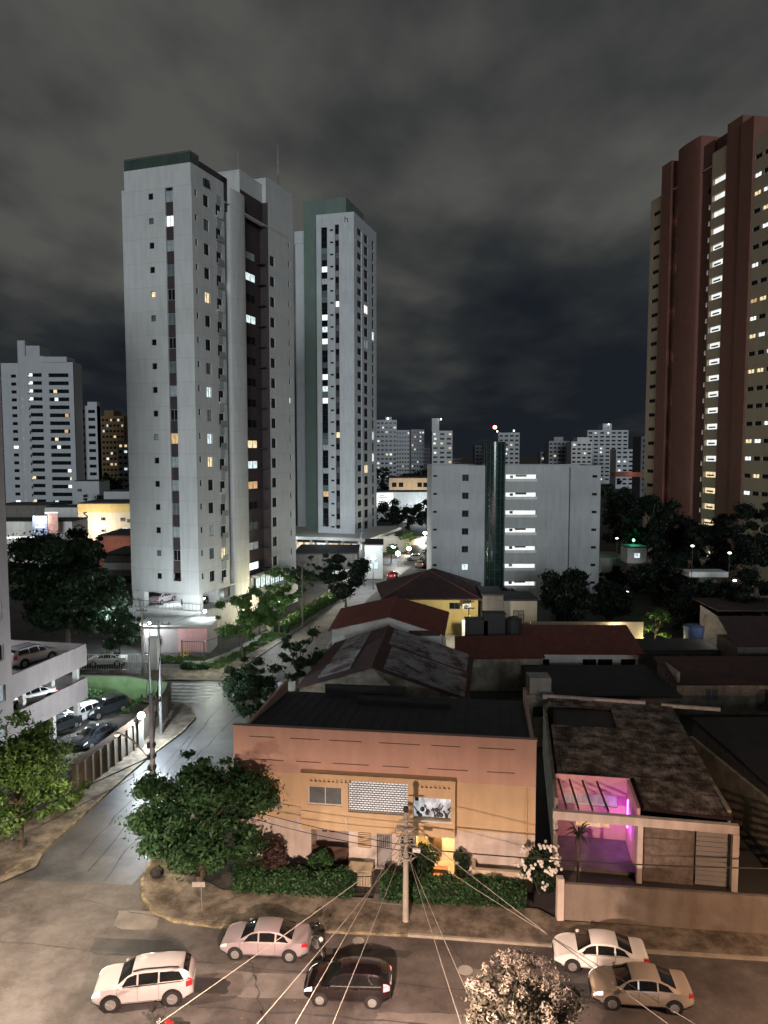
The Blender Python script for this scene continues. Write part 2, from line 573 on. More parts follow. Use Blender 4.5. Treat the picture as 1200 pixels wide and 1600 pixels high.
def lamp(name, loc, power, col, size=0.15, spot=None, aim=(0, 0, -1), parent=None):
    d = bpy.data.lights.new(name, 'SPOT' if spot else 'POINT')
    d.energy = power
    d.color = col
    d.shadow_soft_size = size
    if spot:
        d.spot_size = RAD(spot)
        d.spot_blend = 0.6
    o = bpy.data.objects.new(name, d)
    C.objects.link(o)
    o.location = loc
    o.rotation_euler = Vector(aim).to_track_quat('-Z', 'Y').to_euler()
    if parent is not None:
        o.parent = parent
    return o


WARM = (1.0, 0.69, 0.54)
SODIUM = (1.0, 0.78, 0.46)
COOL = (0.80, 0.92, 1.0)
NEUTRAL = (1.0, 0.92, 0.78)

# ------------------------------------------------------------------ windows and facades
_wc = {}


def win_mesh(w, h, fr, mull, matname):
    k = (round(w, 2), round(h, 2), fr, mull, matname)
    if k not in _wc:
        b = MB()
        y0, y1 = -0.03, 0.05
        b.box(-w / 2, y0, -h / 2, w / 2, y1, -h / 2 + fr)
        b.box(-w / 2, y0, h / 2 - fr, w / 2, y1, h / 2)
        b.box(-w / 2, y0, -h / 2 + fr, -w / 2 + fr, y1, h / 2 - fr)
        b.box(w / 2 - fr, y0, -h / 2 + fr, w / 2, y1, h / 2 - fr)
        for i in range(mull):
            x = -w / 2 + w * (i + 1) / (mull + 1)
            b.box(x - fr * .4, y0, -h / 2 + fr, x + fr * .4, y1, h / 2 - fr)
        _wc[k] = mesh_of('window', b, M[matname])
    return _wc[k]


def pane_mesh(w, h, matname):
    k = ('p', round(w, 2), round(h, 2), matname)
    if k not in _wc:
        b = MB()
        b.box(-w / 2 + .01, 0.02, -h / 2 + .01, w / 2 - .01, 0.04, h / 2 - .01)
        _wc[k] = mesh_of('pane', b, M[matname])
    return _wc[k]


def window(par, pos, ang, w, h, pane='dark_glass', fr=0.06, mull=1, frame='frame_grey', recess=0.14, name='window'):
    n = Vector((-math.sin(ang), math.cos(ang), 0))
    o = link(name, win_mesh(w, h, fr, mull, frame), par, Vector(pos) + n * recess, ang)
    link('pane', pane_mesh(w, h, pane), o)
    return o


class Face:
    """A wall skin in a thing's own coordinates: starts at O, runs along ang, with true openings."""

    def __init__(s, O, ang, W, H, par=None, depth=0.2):
        s.O, s.ang, s.W, s.H, s.par, s.depth = Vector(O), ang, W, H, par, depth
        s.u = Vector((math.cos(ang), math.sin(ang), 0))
        s.n = Vector((math.sin(ang), -math.cos(ang), 0))
        s.op = []

    def p(s, a, z, d=0.0):
        return s.O + s.u * a + Vector((0, 0, z)) - s.n * d

    def hole(s, a0, z0, a1, z1, depth=None, back=False):
        s.op.append((max(a0, 0), max(z0, 0), min(a1, s.W), min(z1, s.H), depth or s.depth, back))
        return s

    def win(s, ac, zc, w, h, pane='dark_glass', **kw):
        s.hole(ac - w / 2, zc - h / 2, ac + w / 2, zc + h / 2)
        return window(s.par, s.p(ac, zc), s.ang, w, h, pane, **kw)

    def build(s, mb):
        us = sorted({0, s.W, *[round(o[i], 4) for o in s.op for i in (0, 2)]})
        zs = sorted({0, s.H, *[round(o[i], 4) for o in s.op for i in (1, 3)]})
        ops = [(round(a, 4), round(b, 4), round(c, 4), round(d, 4), e, k) for a, b, c, d, e, k in s.op]
        for z0, z1 in zip(zs[:-1], zs[1:]):
            run = None
            zm = (z0 + z1) / 2
            row = [o for o in ops if o[1] < zm < o[3]]
            for a0, a1 in zip(us[:-1], us[1:]):
                am = (a0 + a1) / 2
                solid = not any(o[0] < am < o[2] for o in row)
                if solid:
                    run = (run[0] if run else a0, a1)
                if (not solid or a1 == us[-1]) and run:
                    mb.quad(s.p(run[0], z0), s.p(run[1], z0), s.p(run[1], z1), s.p(run[0], z1))
                    run = None
        for a0, z0, a1, z1, d, back in ops:
            A, B, D, E_ = (a0, z0), (a1, z0), (a1, z1), (a0, z1)
            for q, r in ((A, B), (B, D), (D, E_), (E_, A)):
                mb.quad(s.p(*q), s.p(*q, d), s.p(*r, d), s.p(*r))
            if back:
                mb.quad(s.p(*A, d), s.p(*B, d), s.p(*D, d), s.p(*E_, d))
        return mb


# ------------------------------------------------------------------ foliage
def leaves_np(rng, centers, rads, n, size, squash=1.0, shell=0.55):
    k = len(centers)
    idx = rng.choice(k, n, p=(rads ** 2 / (rads ** 2).sum()))
    d = rng.normal(size=(n, 3))
    d /= np.linalg.norm(d, axis=1)[:, None]
    r = rads[idx] * (shell + (1 - shell) * rng.random(n) ** 0.6)
    pos = centers[idx] + d * r[:, None] * np.array([1, 1, squash])
    nrm = d + rng.normal(size=(n, 3)) * 0.55
    nrm /= np.linalg.norm(nrm, axis=1)[:, None]
    t = rng.normal(size=(n, 3))
    t[:, 2] -= 0.5
    t -= nrm * (t * nrm).sum(1)[:, None]
    t /= np.linalg.norm(t, axis=1)[:, None]
    b = np.cross(nrm, t)
    s = size * (0.45 + 1.1 * rng.random(n) ** 1.5)[:, None]
    q = np.stack([pos - t * s, pos + b * s * .45 - t * s * .1, pos + t * s, pos - b * s * .45 - t * s * .1], 1)
    return q.reshape(-1, 3)


def quads_mesh(name, co, material):
    n = len(co) // 4
    me = bpy.data.meshes.new(name)
    me.vertices.add(n * 4)
    me.vertices.foreach_set('co', co.astype(np.float32).ravel())
    me.loops.add(n * 4)
    me.loops.foreach_set('vertex_index', np.arange(n * 4, dtype=np.int32))
    me.polygons.add(n)
    me.polygons.foreach_set('loop_start', np.arange(0, n * 4, 4, dtype=np.int32))
    me.polygons.foreach_set('loop_total', np.full(n, 4, dtype=np.int32))
    me.materials.append(material)
    me.update(calc_edges=True)
    return me


def tree(name, label, base, cz, rad, n=6000, leaf=0.16, m='leaf_mid', lobes=16, seed=1, trunk=0.16, group=None, off=(0, 0), lob=0.42, cat='tree', core=True, thin=1.0):
    """base: ground point; cz: crown centre height; rad: crown radii."""
    rng = np.random.default_rng(seed)
    base = Vector(base)
    t = thing(name, label, cat, base, 0, group)
    lobes = int(lobes * 2.6)
    n = int(n * 1.5)
    d = rng.normal(size=(lobes, 3))
    d /= np.linalg.norm(d, axis=1)[:, None]
    R_ = np.array(rad)
    rise = 0.90 * rng.random(lobes) ** 0.40
    rise[:6] = 0.55
    cen = d * R_ * rise[:, None] + np.array([off[0], off[1], cz - base.z])
    rr = min(rad) * lob * 0.62 * (0.40 + 1.15 * rng.random(lobes) ** 1.4) * thin
    co = leaves_np(rng, cen, rr, int(n * .86), leaf * .82, .62, 0.25)
    loose = leaves_np(rng, cen, rr * 1.5, n - int(n * .86), leaf * .62, .7, 0.6)
    co = np.concatenate([co, loose])
    link('crown', quads_mesh('crown', co, M[m]), t)
    b = MB()
    fork = Vector((off[0] * .5, off[1] * .5, max(0.5, (cz - base.z) - rad[2] * 0.55)))
    mid = fork * 0.5 + Vector((rng.normal() * .08, rng.normal() * .08, 0))
    b.tube((0, 0, -0.05), mid, trunk * 1.25, trunk, 8)
    b.tube(mid, fork, trunk, trunk * .85, 8)
    for i in range(min(lobes, 9)):
        e = Vector(cen[i])
        k = fork.lerp(e, 0.5) + Vector((0, 0, 0.15 * rad[2] * rng.random()))
        b.tube(fork, k, trunk * .55, trunk * .32, 6, cap=False)
        b.tube(k, e, trunk * .32, trunk * .1, 5, cap=False)
        for j in range(2):
            e2 = e + Vector(rng.normal(size=3)) * float(rr[i]) * .6
            b.tube(k.lerp(e, .6), e2, trunk * .16, trunk * .05, 4, cap=False)
    obj('trunk', b, M['bark'], t, smooth=True)
    return t


def leafy_box(p0, p1, w, h, n, leaf, rng, jag=0.12):
    """leaf cards on the faces of a hedge running p0 -> p1"""
    p0, p1 = np.array(p0, float), np.array(p1, float)
    L = np.linalg.norm(p1 - p0)
    u = (p1 - p0) / L
    v = np.array([-u[1], u[0], 0])
    a = rng.random(n)
    top = rng.random(n) < w / (w + 2 * h)
    y = np.where(top, rng.uniform(-w / 2, w / 2, n), np.sign(rng.random(n) - .5) * w / 2)
    z = np.where(top, h, rng.uniform(0.02, h, n)) + rng.normal(size=n) * jag * .6
    wob = 0.12 * np.sin(a * L * 2.3) + 0.08 * np.sin(a * L * 5.1 + 1)
    pos = p0 + u * (a * L)[:, None] + v * (y + rng.normal(size=n) * jag)[:, None]
    pos[:, 2] += np.clip(z + wob * (z / h), 0.02, None)
    t = rng.normal(size=(n, 3))
    t /= np.linalg.norm(t, axis=1)[:, None]
    b = np.cross(t, rng.normal(size=(n, 3)))
    b /= np.linalg.norm(b, axis=1)[:, None]
    s = leaf * (0.6 + .8 * rng.random(n))[:, None]
    return np.stack([pos - t * s, pos + b * s * .5, pos + t * s, pos - b * s * .5], 1).reshape(-1, 3)


def hedge(label, p0, p1, w, h, n, leaf=0.09, m='leaf_mid', seed=1, name='hedge', group=None):
    rng = np.random.default_rng(seed)
    p0, p1 = Vector(p0), Vector(p1)
    t = thing(name, label, 'hedge', p0, 0, group)
    d = p1 - p0
    link('foliage', quads_mesh('foliage', leafy_box((0, 0, 0), d, w, h, n, leaf, rng), M[m]), t)
    u = d.normalized()
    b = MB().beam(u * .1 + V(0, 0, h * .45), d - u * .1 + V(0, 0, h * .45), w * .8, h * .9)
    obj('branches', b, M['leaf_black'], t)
    return t


def bush(label, base, rad, n=1500, leaf=0.10, m='leaf_mid', seed=1, name='bush', cat='bush', lobes=8, group=None):
    rng = np.random.default_rng(seed)
    t = thing(name, label, cat, base, 0, group)
    d = rng.normal(size=(lobes, 3))
    d /= np.linalg.norm(d, axis=1)[:, None]
    cen = d * np.array(rad) * .5
    cen[:, 2] += rad[2] * .95
    cen[:, 2] = np.clip(cen[:, 2], rad[2] * .35, None)
    rr = min(rad) * .5 * (.75 + .6 * rng.random(lobes))
    co = leaves_np(rng, cen, rr, n, leaf)
    co[:, 2] = np.clip(co[:, 2], 0.02, None)
    link('foliage', quads_mesh('foliage', co, M[m]), t)
    b = MB()
    for i in range(min(5, lobes)):
        b.tube((0, 0, -.03), Vector(cen[i]), .04, .015, 5, cap=False)
    obj('stems', b, M['bark'], t)
    return t

# ------------------------------------------------------------------ ground, roads, pavements
b = MB()
b.box(-3000, -600, -0.6, 3000, 4500, 0.0)
struct('ground', b, M['soil'])


def sheet(name, pts, z, m, parent=None):
    b = MB().poly([(p[0], p[1], z) for p in pts])
    return struct(name, b, M[m], parent)


def gp(*px):
    return [ground_at(*p) for p in px]


near_road = sheet('near_street', [(-70, 47), (-14.5, 44.6), (-13.4, 41.4), (-11.3, 39.1), (-9, 38.6), (1.2, 37.9), (8.1, 37.1), (55, 32.2), (55, 23.5), (8, 28.6), (-70, 36.5)][::-1], 0.004, 'asphalt')
side_road = sheet('side_street', [(-22.2, 43.2), (-14.6, 42.6), (-14.2, 44.5), (-12.6, 58), (-11.6, 68), (-10.2, 75), (-8.6, 82), (-17.2, 82), (-30, 82.3), (-60, 83.6), (-60, 75.5), (-24, 75.8), (-20.2, 74.8),
                                  (-18.9, 72.8), (-17.8, 70.4), (-18.0, 66.6), (-19.1, 61.9), (-19.85, 57.6), (-20.4, 53.4), (-20.9, 49.5), (-21.4, 46)][::-1], 0.008, 'asphalt_wet')
avenue = sheet('avenue', [(-17.2, 81.9), (-8.7, 81.9), (-6.4, 106), (-2.3, 132), (6.5, 168), (26, 240), (17, 243), (-2.4, 172), (-9.9, 119), (-13, 102)], 0.012, 'asphalt')
M['tar'] = mat('tar', (0.062, 0.060, 0.060), 0.6, 0.3, 1.0)
# tar seams and cracks wandering along the wet street
rr = random.Random(21)
for (x0, y0, x1, y1, w) in ((-17.6, 44, -16.2, 74, .07), (-18.9, 46, -17.0, 66, .05), (-16.4, 43, -15.0, 62, .06), (-15.8, 58, -13.4, 76, .05)):
    m_ = 16
    k = MB()
    prev = None
    for i in range(m_ + 1):
        f_ = i / m_
        p = V(x0 + (x1 - x0) * f_ + rr.uniform(-.12, .12), y0 + (y1 - y0) * f_ + rr.uniform(-.1, .1), .0125)
        if prev is not None:
            s_ = V(p.y - prev.y, prev.x - p.x, 0).normalized() * w * rr.uniform(.6, 1.5)
            k.quad(prev - s_, p - s_, p + s_, prev + s_)
        prev = p
    obj('tar_seam', k, M['tar'], side_road)
for (x0, y0, x1, y1, w) in ((-24, 38.2, 12, 32.6, .05), (-10, 33.0, 20, 29.9, .06), (-7.2, 38.0, -5.0, 31.0, .045), (3.4, 37.4, 5.6, 30.6, .05), (-18, 41.5, -2, 36.0, .04)):
    m_ = 30
    k = MB()
    prev = None
    for i in range(m_ + 1):
        f_ = i / m_
        p = V(x0 + (x1 - x0) * f_ + rr.uniform(-.1, .1), y0 + (y1 - y0) * f_ + rr.uniform(-.1, .1), .0135)
        if prev is not None:
            s_ = V(p.y - prev.y, prev.x - p.x, 0).normalized() * w * rr.uniform(.3, 1.3)
            k.quad(prev - s_, p - s_, p + s_, prev + s_)
        prev = p
    obj('crack', k, M['tar'], near_road)
# fallen leaves and grit blown along the kerbs
co = []
for i in range(900):
    q = rr.random()
    if q < .45:
        x = rr.uniform(-12, 20); y = 38.9 - .105 * x - abs(rr.gauss(0, .5)) - .25; z = .02
    elif q < .75:
        x = rr.uniform(-13, 8); y = 39.7 - .11 * x + rr.uniform(-.6, 1.2); z = .145
    else:
        x = rr.uniform(-24, 14); y = rr.uniform(31, 38) - .11 * x; z = .02
    a, s = rr.uniform(0, 6.28), rr.uniform(.03, .08)
    c_, d_ = math.cos(a) * s, math.sin(a) * s
    co += [(x - c_, y - d_, z), (x + d_ * .5, y - c_ * .5, z + .015), (x + c_, y + d_, z + .01), (x - d_ * .5, y + c_ * .5, z)]
ll = tag(link('leaf_litter', quads_mesh('leaf_litter', np.array(co), M['litter'])), 'dry leaves and grit scattered along kerbs and road', 'litter')
ll['kind'] = 'stuff'
# zebra crossing: each stripe is a piece of the road
for i in range(6):
    y = 75.2 + i * 1.12
    x0 = -23.4 + 0.12 * i
    k = MB().poly([(x0, y, 0.017), (x0 + 5.6, y - .30, 0.017), (x0 + 5.6, y + .30, 0.017), (x0, y + .60, 0.017)])
    obj('stripe', k, M['road_paint'], side_road)
# patches and manholes on the near street
for pi_, (x, y, w, d, m) in enumerate(((-4.4, 34.2, 7.5, 1.7, 'asphalt_patch'), (2.4, 31.6, 5.6, 1.5, 'asphalt_patch'), (-13.2, 39.3, 2.4, 1.6, 'asphalt_patch'), (5.2, 34.9, 2.6, .9, 'asphalt_patch'), (-12.8, 37.0, 4.2, 1.3, 'asphalt_dark'), (-8.7, 34.2, 3.0, 1.0, 'asphalt_dark'), (10.2, 33.8, 3.6, 1.0, 'asphalt_dark'), (-1.2, 36.6, 5.2, .55, 'asphalt_dark'))):
    n = 40
    ring = []
    for i in range(n):
        a = 2 * math.pi * i / n
        r = 1 + random.uniform(-.07, .07) + .05 * math.sin(3 * a + x)
        ring.append((x + w / 2 * math.copysign(abs(math.cos(a)) ** .35, math.cos(a)) * r, y + d / 2 * math.copysign(abs(math.sin(a)) ** .35, math.sin(a)) * r - 0.11 * (w / 2 * math.cos(a)), 0.0085 + .0006 * pi_))
    obj('patch', MB().poly(ring), M[m], near_road)
for (px, py, r) in ((727, 1516, .36), (560, 1470, .3)):
    c = ground_at(px, py)
    b = MB()
    b.tube(c + V(0, 0, .004), c + V(0, 0, .016), r, r, 20)
    obj('manhole_cover', b, M['concrete'], near_road)


def walk(name, pts, m='pavement', h=0.13, kerb=None, km='kerb', kw=0.16):
    """raised pavement slab with kerbstones along the edge listed in kerb"""
    b = MB().prism([(p[0], p[1]) for p in pts], 0.0, h)
    s = struct(name, b, M[m])
    if kerb:
        b = MB()
        for p, q in zip(kerb[:-1], kerb[1:]):
            b.beam((p[0], p[1], h / 2 + .006), (q[0], q[1], h / 2 + .006), kw, h + .02)
        obj('kerb', b, M[km], s)
    return s


corner_kerb = [(-12.6, 58), (-14.2, 44.8), (-14.1, 42.9), (-13.5, 41.2), (-12.5, 39.9), (-11.2, 39.1), (-9, 38.65), (1.2, 37.9)]
walk('pavement_corner', [(-11.0, 57), (-12.6, 58), (-14.2, 44.8), (-14.1, 42.9), (-13.5, 41.2), (-12.5, 39.9), (-11.2, 39.1), (-9, 38.65), (1.2, 37.9), (1.2, 40.9), (-9.2, 41.9), (-10.6, 43.0), (-10.9, 45)], kerb=corner_kerb, km='kerb_yellow')
walk('pavement_right', [(1.22, 37.9), (8.1, 37.1), (55, 32.2), (55, 34.4), (9.4, 39.0), (8.4, 40.1), (1.22, 40.9)], kerb=[(1.22, 37.9), (8.1, 37.1), (55, 32.2)])
left_kerb = [(-22.4, 43.6), (-21.4, 46), (-20.9, 49.5), (-20.4, 53.4), (-19.85, 57.6), (-19.1, 61.9), (-18.0, 66.6), (-17.75, 70.4), (-18.7, 72.8), (-20.2, 74.6), (-24, 75.6)]
walk('pavement_left', [(-26, 43.6)] + left_kerb + [(-24, 75.1), (-21.2, 74.2), (-20.4, 70.5), (-21.0, 62.5), (-22.5, 54), (-25.6, 50)][::1], kerb=left_kerb, km='kerb_yellow')
walk('pavement_house', [(-12.58, 58.02), (-11.6, 68), (-10.2, 75), (-8.6, 82), (-6.4, 106), (-4.5, 106), (-7.0, 80), (-9.4, 66), (-10.98, 57.02)][::-1], kerb=[(-12.58, 58.02), (-11.6, 68), (-10.2, 75), (-8.6, 82), (-6.4, 106)])
walk('pavement_avenue', [(-34, 82.7), (-17.6, 82.3), (-13.1, 102), (-9.9, 119), (-2.4, 172), (-5, 172.5), (-12.6, 119.4), (-15.6, 102.4), (-17.6, 92), (-19.6, 87), (-34, 86.4)][::-1], kerb=[(-34, 82.7), (-17.6, 82.3), (-13.1, 102), (-9.9, 119), (-2.4, 172)])
sheet('driveway', [(-28, 42.2), (-23, 41.6), (-20.9, 44.3), (-21.2, 45.9), (-26, 46.6)], 0.136, 'pavement')
sheet('forecourt', [(-42, 84), (-20, 86), (-18, 92), (-20, 101), (-42, 108)], 0.02, 'plot')
sheet('lot', [(-46, 55), (-22.6, 54.5), (-21.1, 62.5), (-20.5, 70.5), (-21.2, 74), (-46, 78)], 0.016, 'concrete_dark')
sheet('house_yard', [(-10.6, 45), (-9, 42.2), (8.2, 40.5), (9.2, 58), (-5, 62)], 0.14, 'plot')
sheet('back_yard', [(6, 92), (18, 92), (18, 106), (6, 106)], 0.02, 'concrete')

# ------------------------------------------------------------------ the tall white tower on the left
ROT_L = RAD(70.7)
TL = thing('apartment_tower', 'tall white apartment tower with brown window strip and green roof railing, in front', 'tower', (-24.35, 100.0, 0), ROT_L)
b = MB()
ZB, ZT = 6.1, 61.5
left = Face((0, 10.6, ZB), -math.pi / 2, 10.6, 58.9 - ZB, TL, 0.28)
for i in range(17):
    zc = 57.8 - 3.09 * i - ZB
    pane = {4: 'lit_warm', 10: 'curtain', 1: 'grey_glass', 5: 'grey_glass', 15: 'grey_glass'}.get(i, 'dark_glass')
    left.win(10.6 - 6.1, zc, 0.72, 0.78, pane, mull=0, frame='frame_dark')
left.hole(10.6 - 3.95, 57.9 - 52.3 + 1.2 - ZB + 1.0, 10.6 - 2.75, 57.9 - ZB + .75, 0.34)
left.build(b)
s0, s1 = left.p(10.6 - 3.95, 0), left.p(10.6 - 2.75, 0)
for i in range(17):
    zc = 57.6 - 3.09 * i
    pane = {1: 'lit_white', 10: 'lit_amber', 0: 'curtain', 2: 'curtain', 3: 'grey_glass', 4: 'dark_glass', 8: 'curtain', 11: 'curtain', 12: 'curtain', 14: 'curtain', 16: 'curtain'}.get(i, 'grey_glass' if i % 3 else 'dark_glass')
    if zc - .75 > 6.9 + 1.0:
        window(TL, (0, 3.35, zc), -math.pi / 2, 1.18, 1.42, pane, recess=0.2, frame='frame_grey')
    if i < 16:
        k = MB().box(0.18, 2.765, zc - .725 - 1.62, 0.24, 3.935, zc - .725)
        obj('spandrel_panel', k, M['brown_panel'], TL)
k = MB().box(0.1, 3.2, 57.6 - 3.09 * 4 - .2, 0.16, 3.6, 57.6 - 3.09 * 4 + .35)
# right flank, white part
flank = Face((0, 0, ZB), 0, 7.9, 58.9 - ZB, TL, 0.28)
for i in range(17):
    zc = 57.6 - 3.09 * i - ZB
    if i < 17:
        flank.win(0.95, zc + .35, 0.5, 0.8, {10: 'grey_glass'}.get(i, 'dark_glass'), mull=0, frame='frame_dark')
        flank.win(3.3, zc, 1.25, 1.45, {4: 'lit_warm', 8: 'lit_cool', 9: 'curtain', 10: 'lit_cool', 11: 'lit_warm', 14: 'lit_dim', 1: 'grey_glass', 7: 'grey_glass', 15: 'grey_glass'}.get(i, 'dark_glass'), frame='frame_dark')
        flank.win(6.35, zc - .35, 1.3, 1.5, {15: 'lit_warm'}.get(i, 'dark_glass'), frame='frame_dark')
flank.build(b)
for i in range(17):
    zc = 57.6 - 3.09 * i
    k = MB().box(5.6, -0.32, zc - 1.32, 7.1, 0.0, zc - 1.2)
    k.box(5.65, -0.30, zc - 1.2, 7.05, -0.26, zc - 0.55)
    obj('balcony', k, M['frame_grey'] if i % 4 else M['frame_white'], TL)
    k = MB().box(5.8, -.05, zc + .55, 6.9, -0.001, zc + 1.65)
    obj('grey_panel', k, M['grey_wall'], TL)
# parapet block, set back a little over a cornice
b.box(0.0, 0.0, 58.9, 29.0, 10.6, 59.0)
b.box(0.25, 0.25, 59.0, 8.2, 10.35, ZT)
b.box(0.1, 10.42, ZB, 29.0, 10.6, 58.9)
b.box(28.6, 0.2, ZB, 28.9, 10.4, 58.9)
# recess 1 (brown), rounded column, recess 2 (brown), right pier
n = 14
col = [(9.3, 1.2)] + [(11.5 - 2.2 * math.cos(math.pi * i / n), -0.45 * math.sin(math.pi * i / n) + .2) for i in range(n + 1)] + [(13.7, 1.2)]
b.prism(col, 4.3, 61.2)
pier = Face((20.5, 0.0, ZB), 0, 8.6, 66.2 - ZB, TL, 0.25)
for i in range(18):
    zc = 57.6 - 3.09 * i - ZB
    if i > 0:
        pier.win(1.2, zc - .4, 1.5, 1.5, {99: 'lit_warm'}.get(i, 'dark_glass'), frame='frame_dark')
    if zc > 0.8:
        pier.win(7.0, zc + .4, 0.55, 0.95, {8: 'lit_white', 10: 'grey_glass'}.get(i, 'dark_glass'), mull=0, frame='frame_dark')
pier.build(b)
b.box(20.5, 0.3, 58.9, 28.9, 9.0, 66.2)
b.box(13.7, 0.9, 58.9, 20.5, 9.0, 65.2)
rc = [(28.9 + .9 * math.sin(math.pi / 2 * i / 6), .9 - .9 * math.cos(math.pi / 2 * i / 6)) for i in range(7)]
b.prism([(28.9, 0.0)] + rc + [(29.8, 9.0), (28.9, 9.0)], ZB, 64.8)
obj('wall', b, M['tower_white'], TL)
k = MB()
k.box(7.92, 0.9, 4.3, 9.28, 1.0, ZT + .2)
k.box(2.2, 0.32, ZT, 9.28, 0.42, ZT + .9)
k.box(7.95, 0.32, 58.0, 9.25, .9, ZT + .9)
k.box(13.72, 1.35, 4.3, 20.48, 1.45, 62.5)
k.box(20.44, 0.02, ZB, 20.495, 1.35, 62.5)
k.box(13.72, .88, 58.8, 20.48, .895, 62.5)
obj('brown_recess', k, M['brown_panel'], TL)
for i in range(17):
    zc = 57.6 - 3.09 * i
    pn = {3: 'lit_cool', 16: 'lit_white'}.get(i, 'dark_glass')
    window(TL, (8.6, .86, zc - .5), 0, 1.15, 1.35, pn, recess=0.0, frame='frame_dark')
    pn = {1: 'curtain', 2: 'lit_cool', 4: 'lit_cool', 10: 'lit_warm', 11: 'lit_cool', 12: 'lit_amber', 14: 'grey_glass', 15: 'lit_dim', 16: 'lit_white'}.get(i, 'dark_glass')
    if i > 0:
        window(TL, (16.4, 1.30, zc - .6), 0, 4.4, 1.2, pn, recess=0.0, frame='frame_dark', mull=2)
        k = MB().box(19.2, .3, zc - 1.3, 20.4, 1.3, zc - 1.2)
        obj('ledge', k, M['frame_dark'], TL)
M['rail_glass'] = mat('rail_glass', (0.050, 0.075, 0.062), 0.3, 0.2, 0.5, spec=0.5)
# roof railing of greenish glass
k = MB()
k2 = MB()
for (x0, y0, x1, y1) in ((.3, .3, .3, 10.3), (.3, .3, 2.2, .3)):
    d = Vector((x1 - x0, y1 - y0, 0))
    m_ = max(2, int(d.length / 1.05))
    for j in range(m_ + 1):
        q = Vector((x0, y0, 0)) + d * j / m_
        k.tube(q + V(0, 0, ZT), q + V(0, 0, ZT + 1.45), .035, n=5)
    k.beam((x0, y0, ZT + 1.45), (x1, y1, ZT + 1.45), .06)
    k2.beam((x0, y0, ZT + .7), (x1, y1, ZT + .7), .02, 1.3)
r_ = obj('railing', k, M['frame_dark'], TL)
obj('glass', k2, M['rail_glass'], r_)
# emblem near the top of the flank
k = MB()
for x in (3.05, 3.75):
    k.box(x, -.04, 59.55, x + .12, .24, 60.45)
    k.box(x + .12, -.04, 60.3, x + .5, .24, 60.45)
    k.box(x + .12, -.04, 59.95, x + .45, .24, 60.08)
    k.box(x + .42, -.04, 59.55, x + .54, .24, 60.0)
obj('emblem', k, M['frame_dark'], TL)
# masts
k = MB().tube((25.8, .9, 66.2), (25.8, .9, 73.0), .06, .02, 5)
k.tube((25.8, .9, 66.2), (25.8, .9, 68.4), .12, .12, 6)
k.tube((20.6, 5, 66.1), (20.5, 5, 70.6), .03, .02, 5)
obj('antenna', k, M['metal'], TL)
# open parking level, columns, slab
k = MB()
k.box(-0.6, -0.6, 3.75, 29, 10.9, 4.05)
k.box(-.35, 10.2, 0, -.15, 10.9, 3.75)
k.box(-.3, -.3, 0, -.1, 10.9, 3.75)
k.box(-.3, -.35, 0, 29, -.15, 3.75)
for (x, y, w, d) in ((0.05, 8.6, .9, 1.95), (0.05, .02, .9, 2.6), (4.5, 8.9, .6, .6), (4.5, .1, .5, .5), (9.4, .1, .5, .5), (14.4, .1, .5, .5), (20, .1, .8, .5), (26, .1, .8, .5)):
    k.box(x, y, 4.05, x + w, y + d, ZB)
k.box(0, 0, ZB - .02, 29, 10.6, ZB + .1)
k.box(5.6, .5, 4.05, 5.8, 10.4, ZB - .02)
obj('parking_level', k, M['white_wall'], TL)
k = MB()
for y in (2.9, 5.2, 7.6):
    k.box(1.4, y, ZB - .10, 4.6, y + .16, ZB - .04)
obj('ceiling_light', k, M['lit_white'], TL)
lamp('parking_light', (-24.35 + .33 * 2.6 - .944 * 5.3, 100 + .944 * 2.6 + .33 * 5.3, 5.7), 260, COOL, .4)
lamp('parking_light', (-24.35 + .33 * 12 - .944 * 1.5, 100 + .944 * 12 + .33 * 1.5, 5.4), 300, COOL, .4)
# lit hall windows low on the flank
for i in range(6):
    window(TL, (15.2 + i * 1.55, -0.42, 5.25), 0, 1.45, 1.7, 'lit_cool', recess=0.0, frame='frame_dark', mull=1)
k = MB().box(14.8, -.36, 4.06, 25, -.2, 6.15)
k.box(14.6, -.9, 6.15, 25.4, .2, 6.5)
obj('hall', k, M['white_wall'], TL)
# railing along the parking slab
k = MB()
for y0, y1, x in ((-.5, 10.8, -.5),):
    for j in range(20):
        y = y0 + (y1 - y0) * j / 19
        k.tube((x, y, 4.05), (x, y, 5.0), .02, n=4)
    k.beam((x, y0, 5.0), (x, y1, 5.0), .05)
obj('slab_railing', k, M['frame_dark'], TL)

# ------------------------------------------------------------------ the second white and green tower
T2 = thing('apartment_tower', 'white and green apartment tower behind the tall one, beside the avenue', 'tower', (-7.25, 190.0, 0), RAD(74))
b = MB()
Z2 = 82.6
f = Face((0, 9.7, 4.6), -math.pi / 2, 9.7, Z2 - 4.6, T2, 0.3)
f.hole(9.7 - 8.45, 1.6, 9.7 - 6.9, 74.9, .35)
f.hole(9.7 - 4.9, 1.2, 9.7 - 3.85, 75.3, .35)
NF = 26
for i in range(NF):
    zc = 79.3 - 2.9 * i - 4.6
    f.win(9.7 - 5.75, zc - .6, 0.85, 0.42, 'dark_glass', mull=0, frame='frame_dark')
f.build(b)
lit2 = {3: 'lit_white', 4: 'lit_dim', 7: 'lit_white', 8: 'lit_cool', 9: 'lit_white', 12: 'lit_white', 13: 'lit_cool', 14: 'lit_white', 18: 'lit_dim', 20: 'lit_dim', 22: 'lit_amber'}
lit3 = {6: 'lit_white', 17: 'lit_warm'}
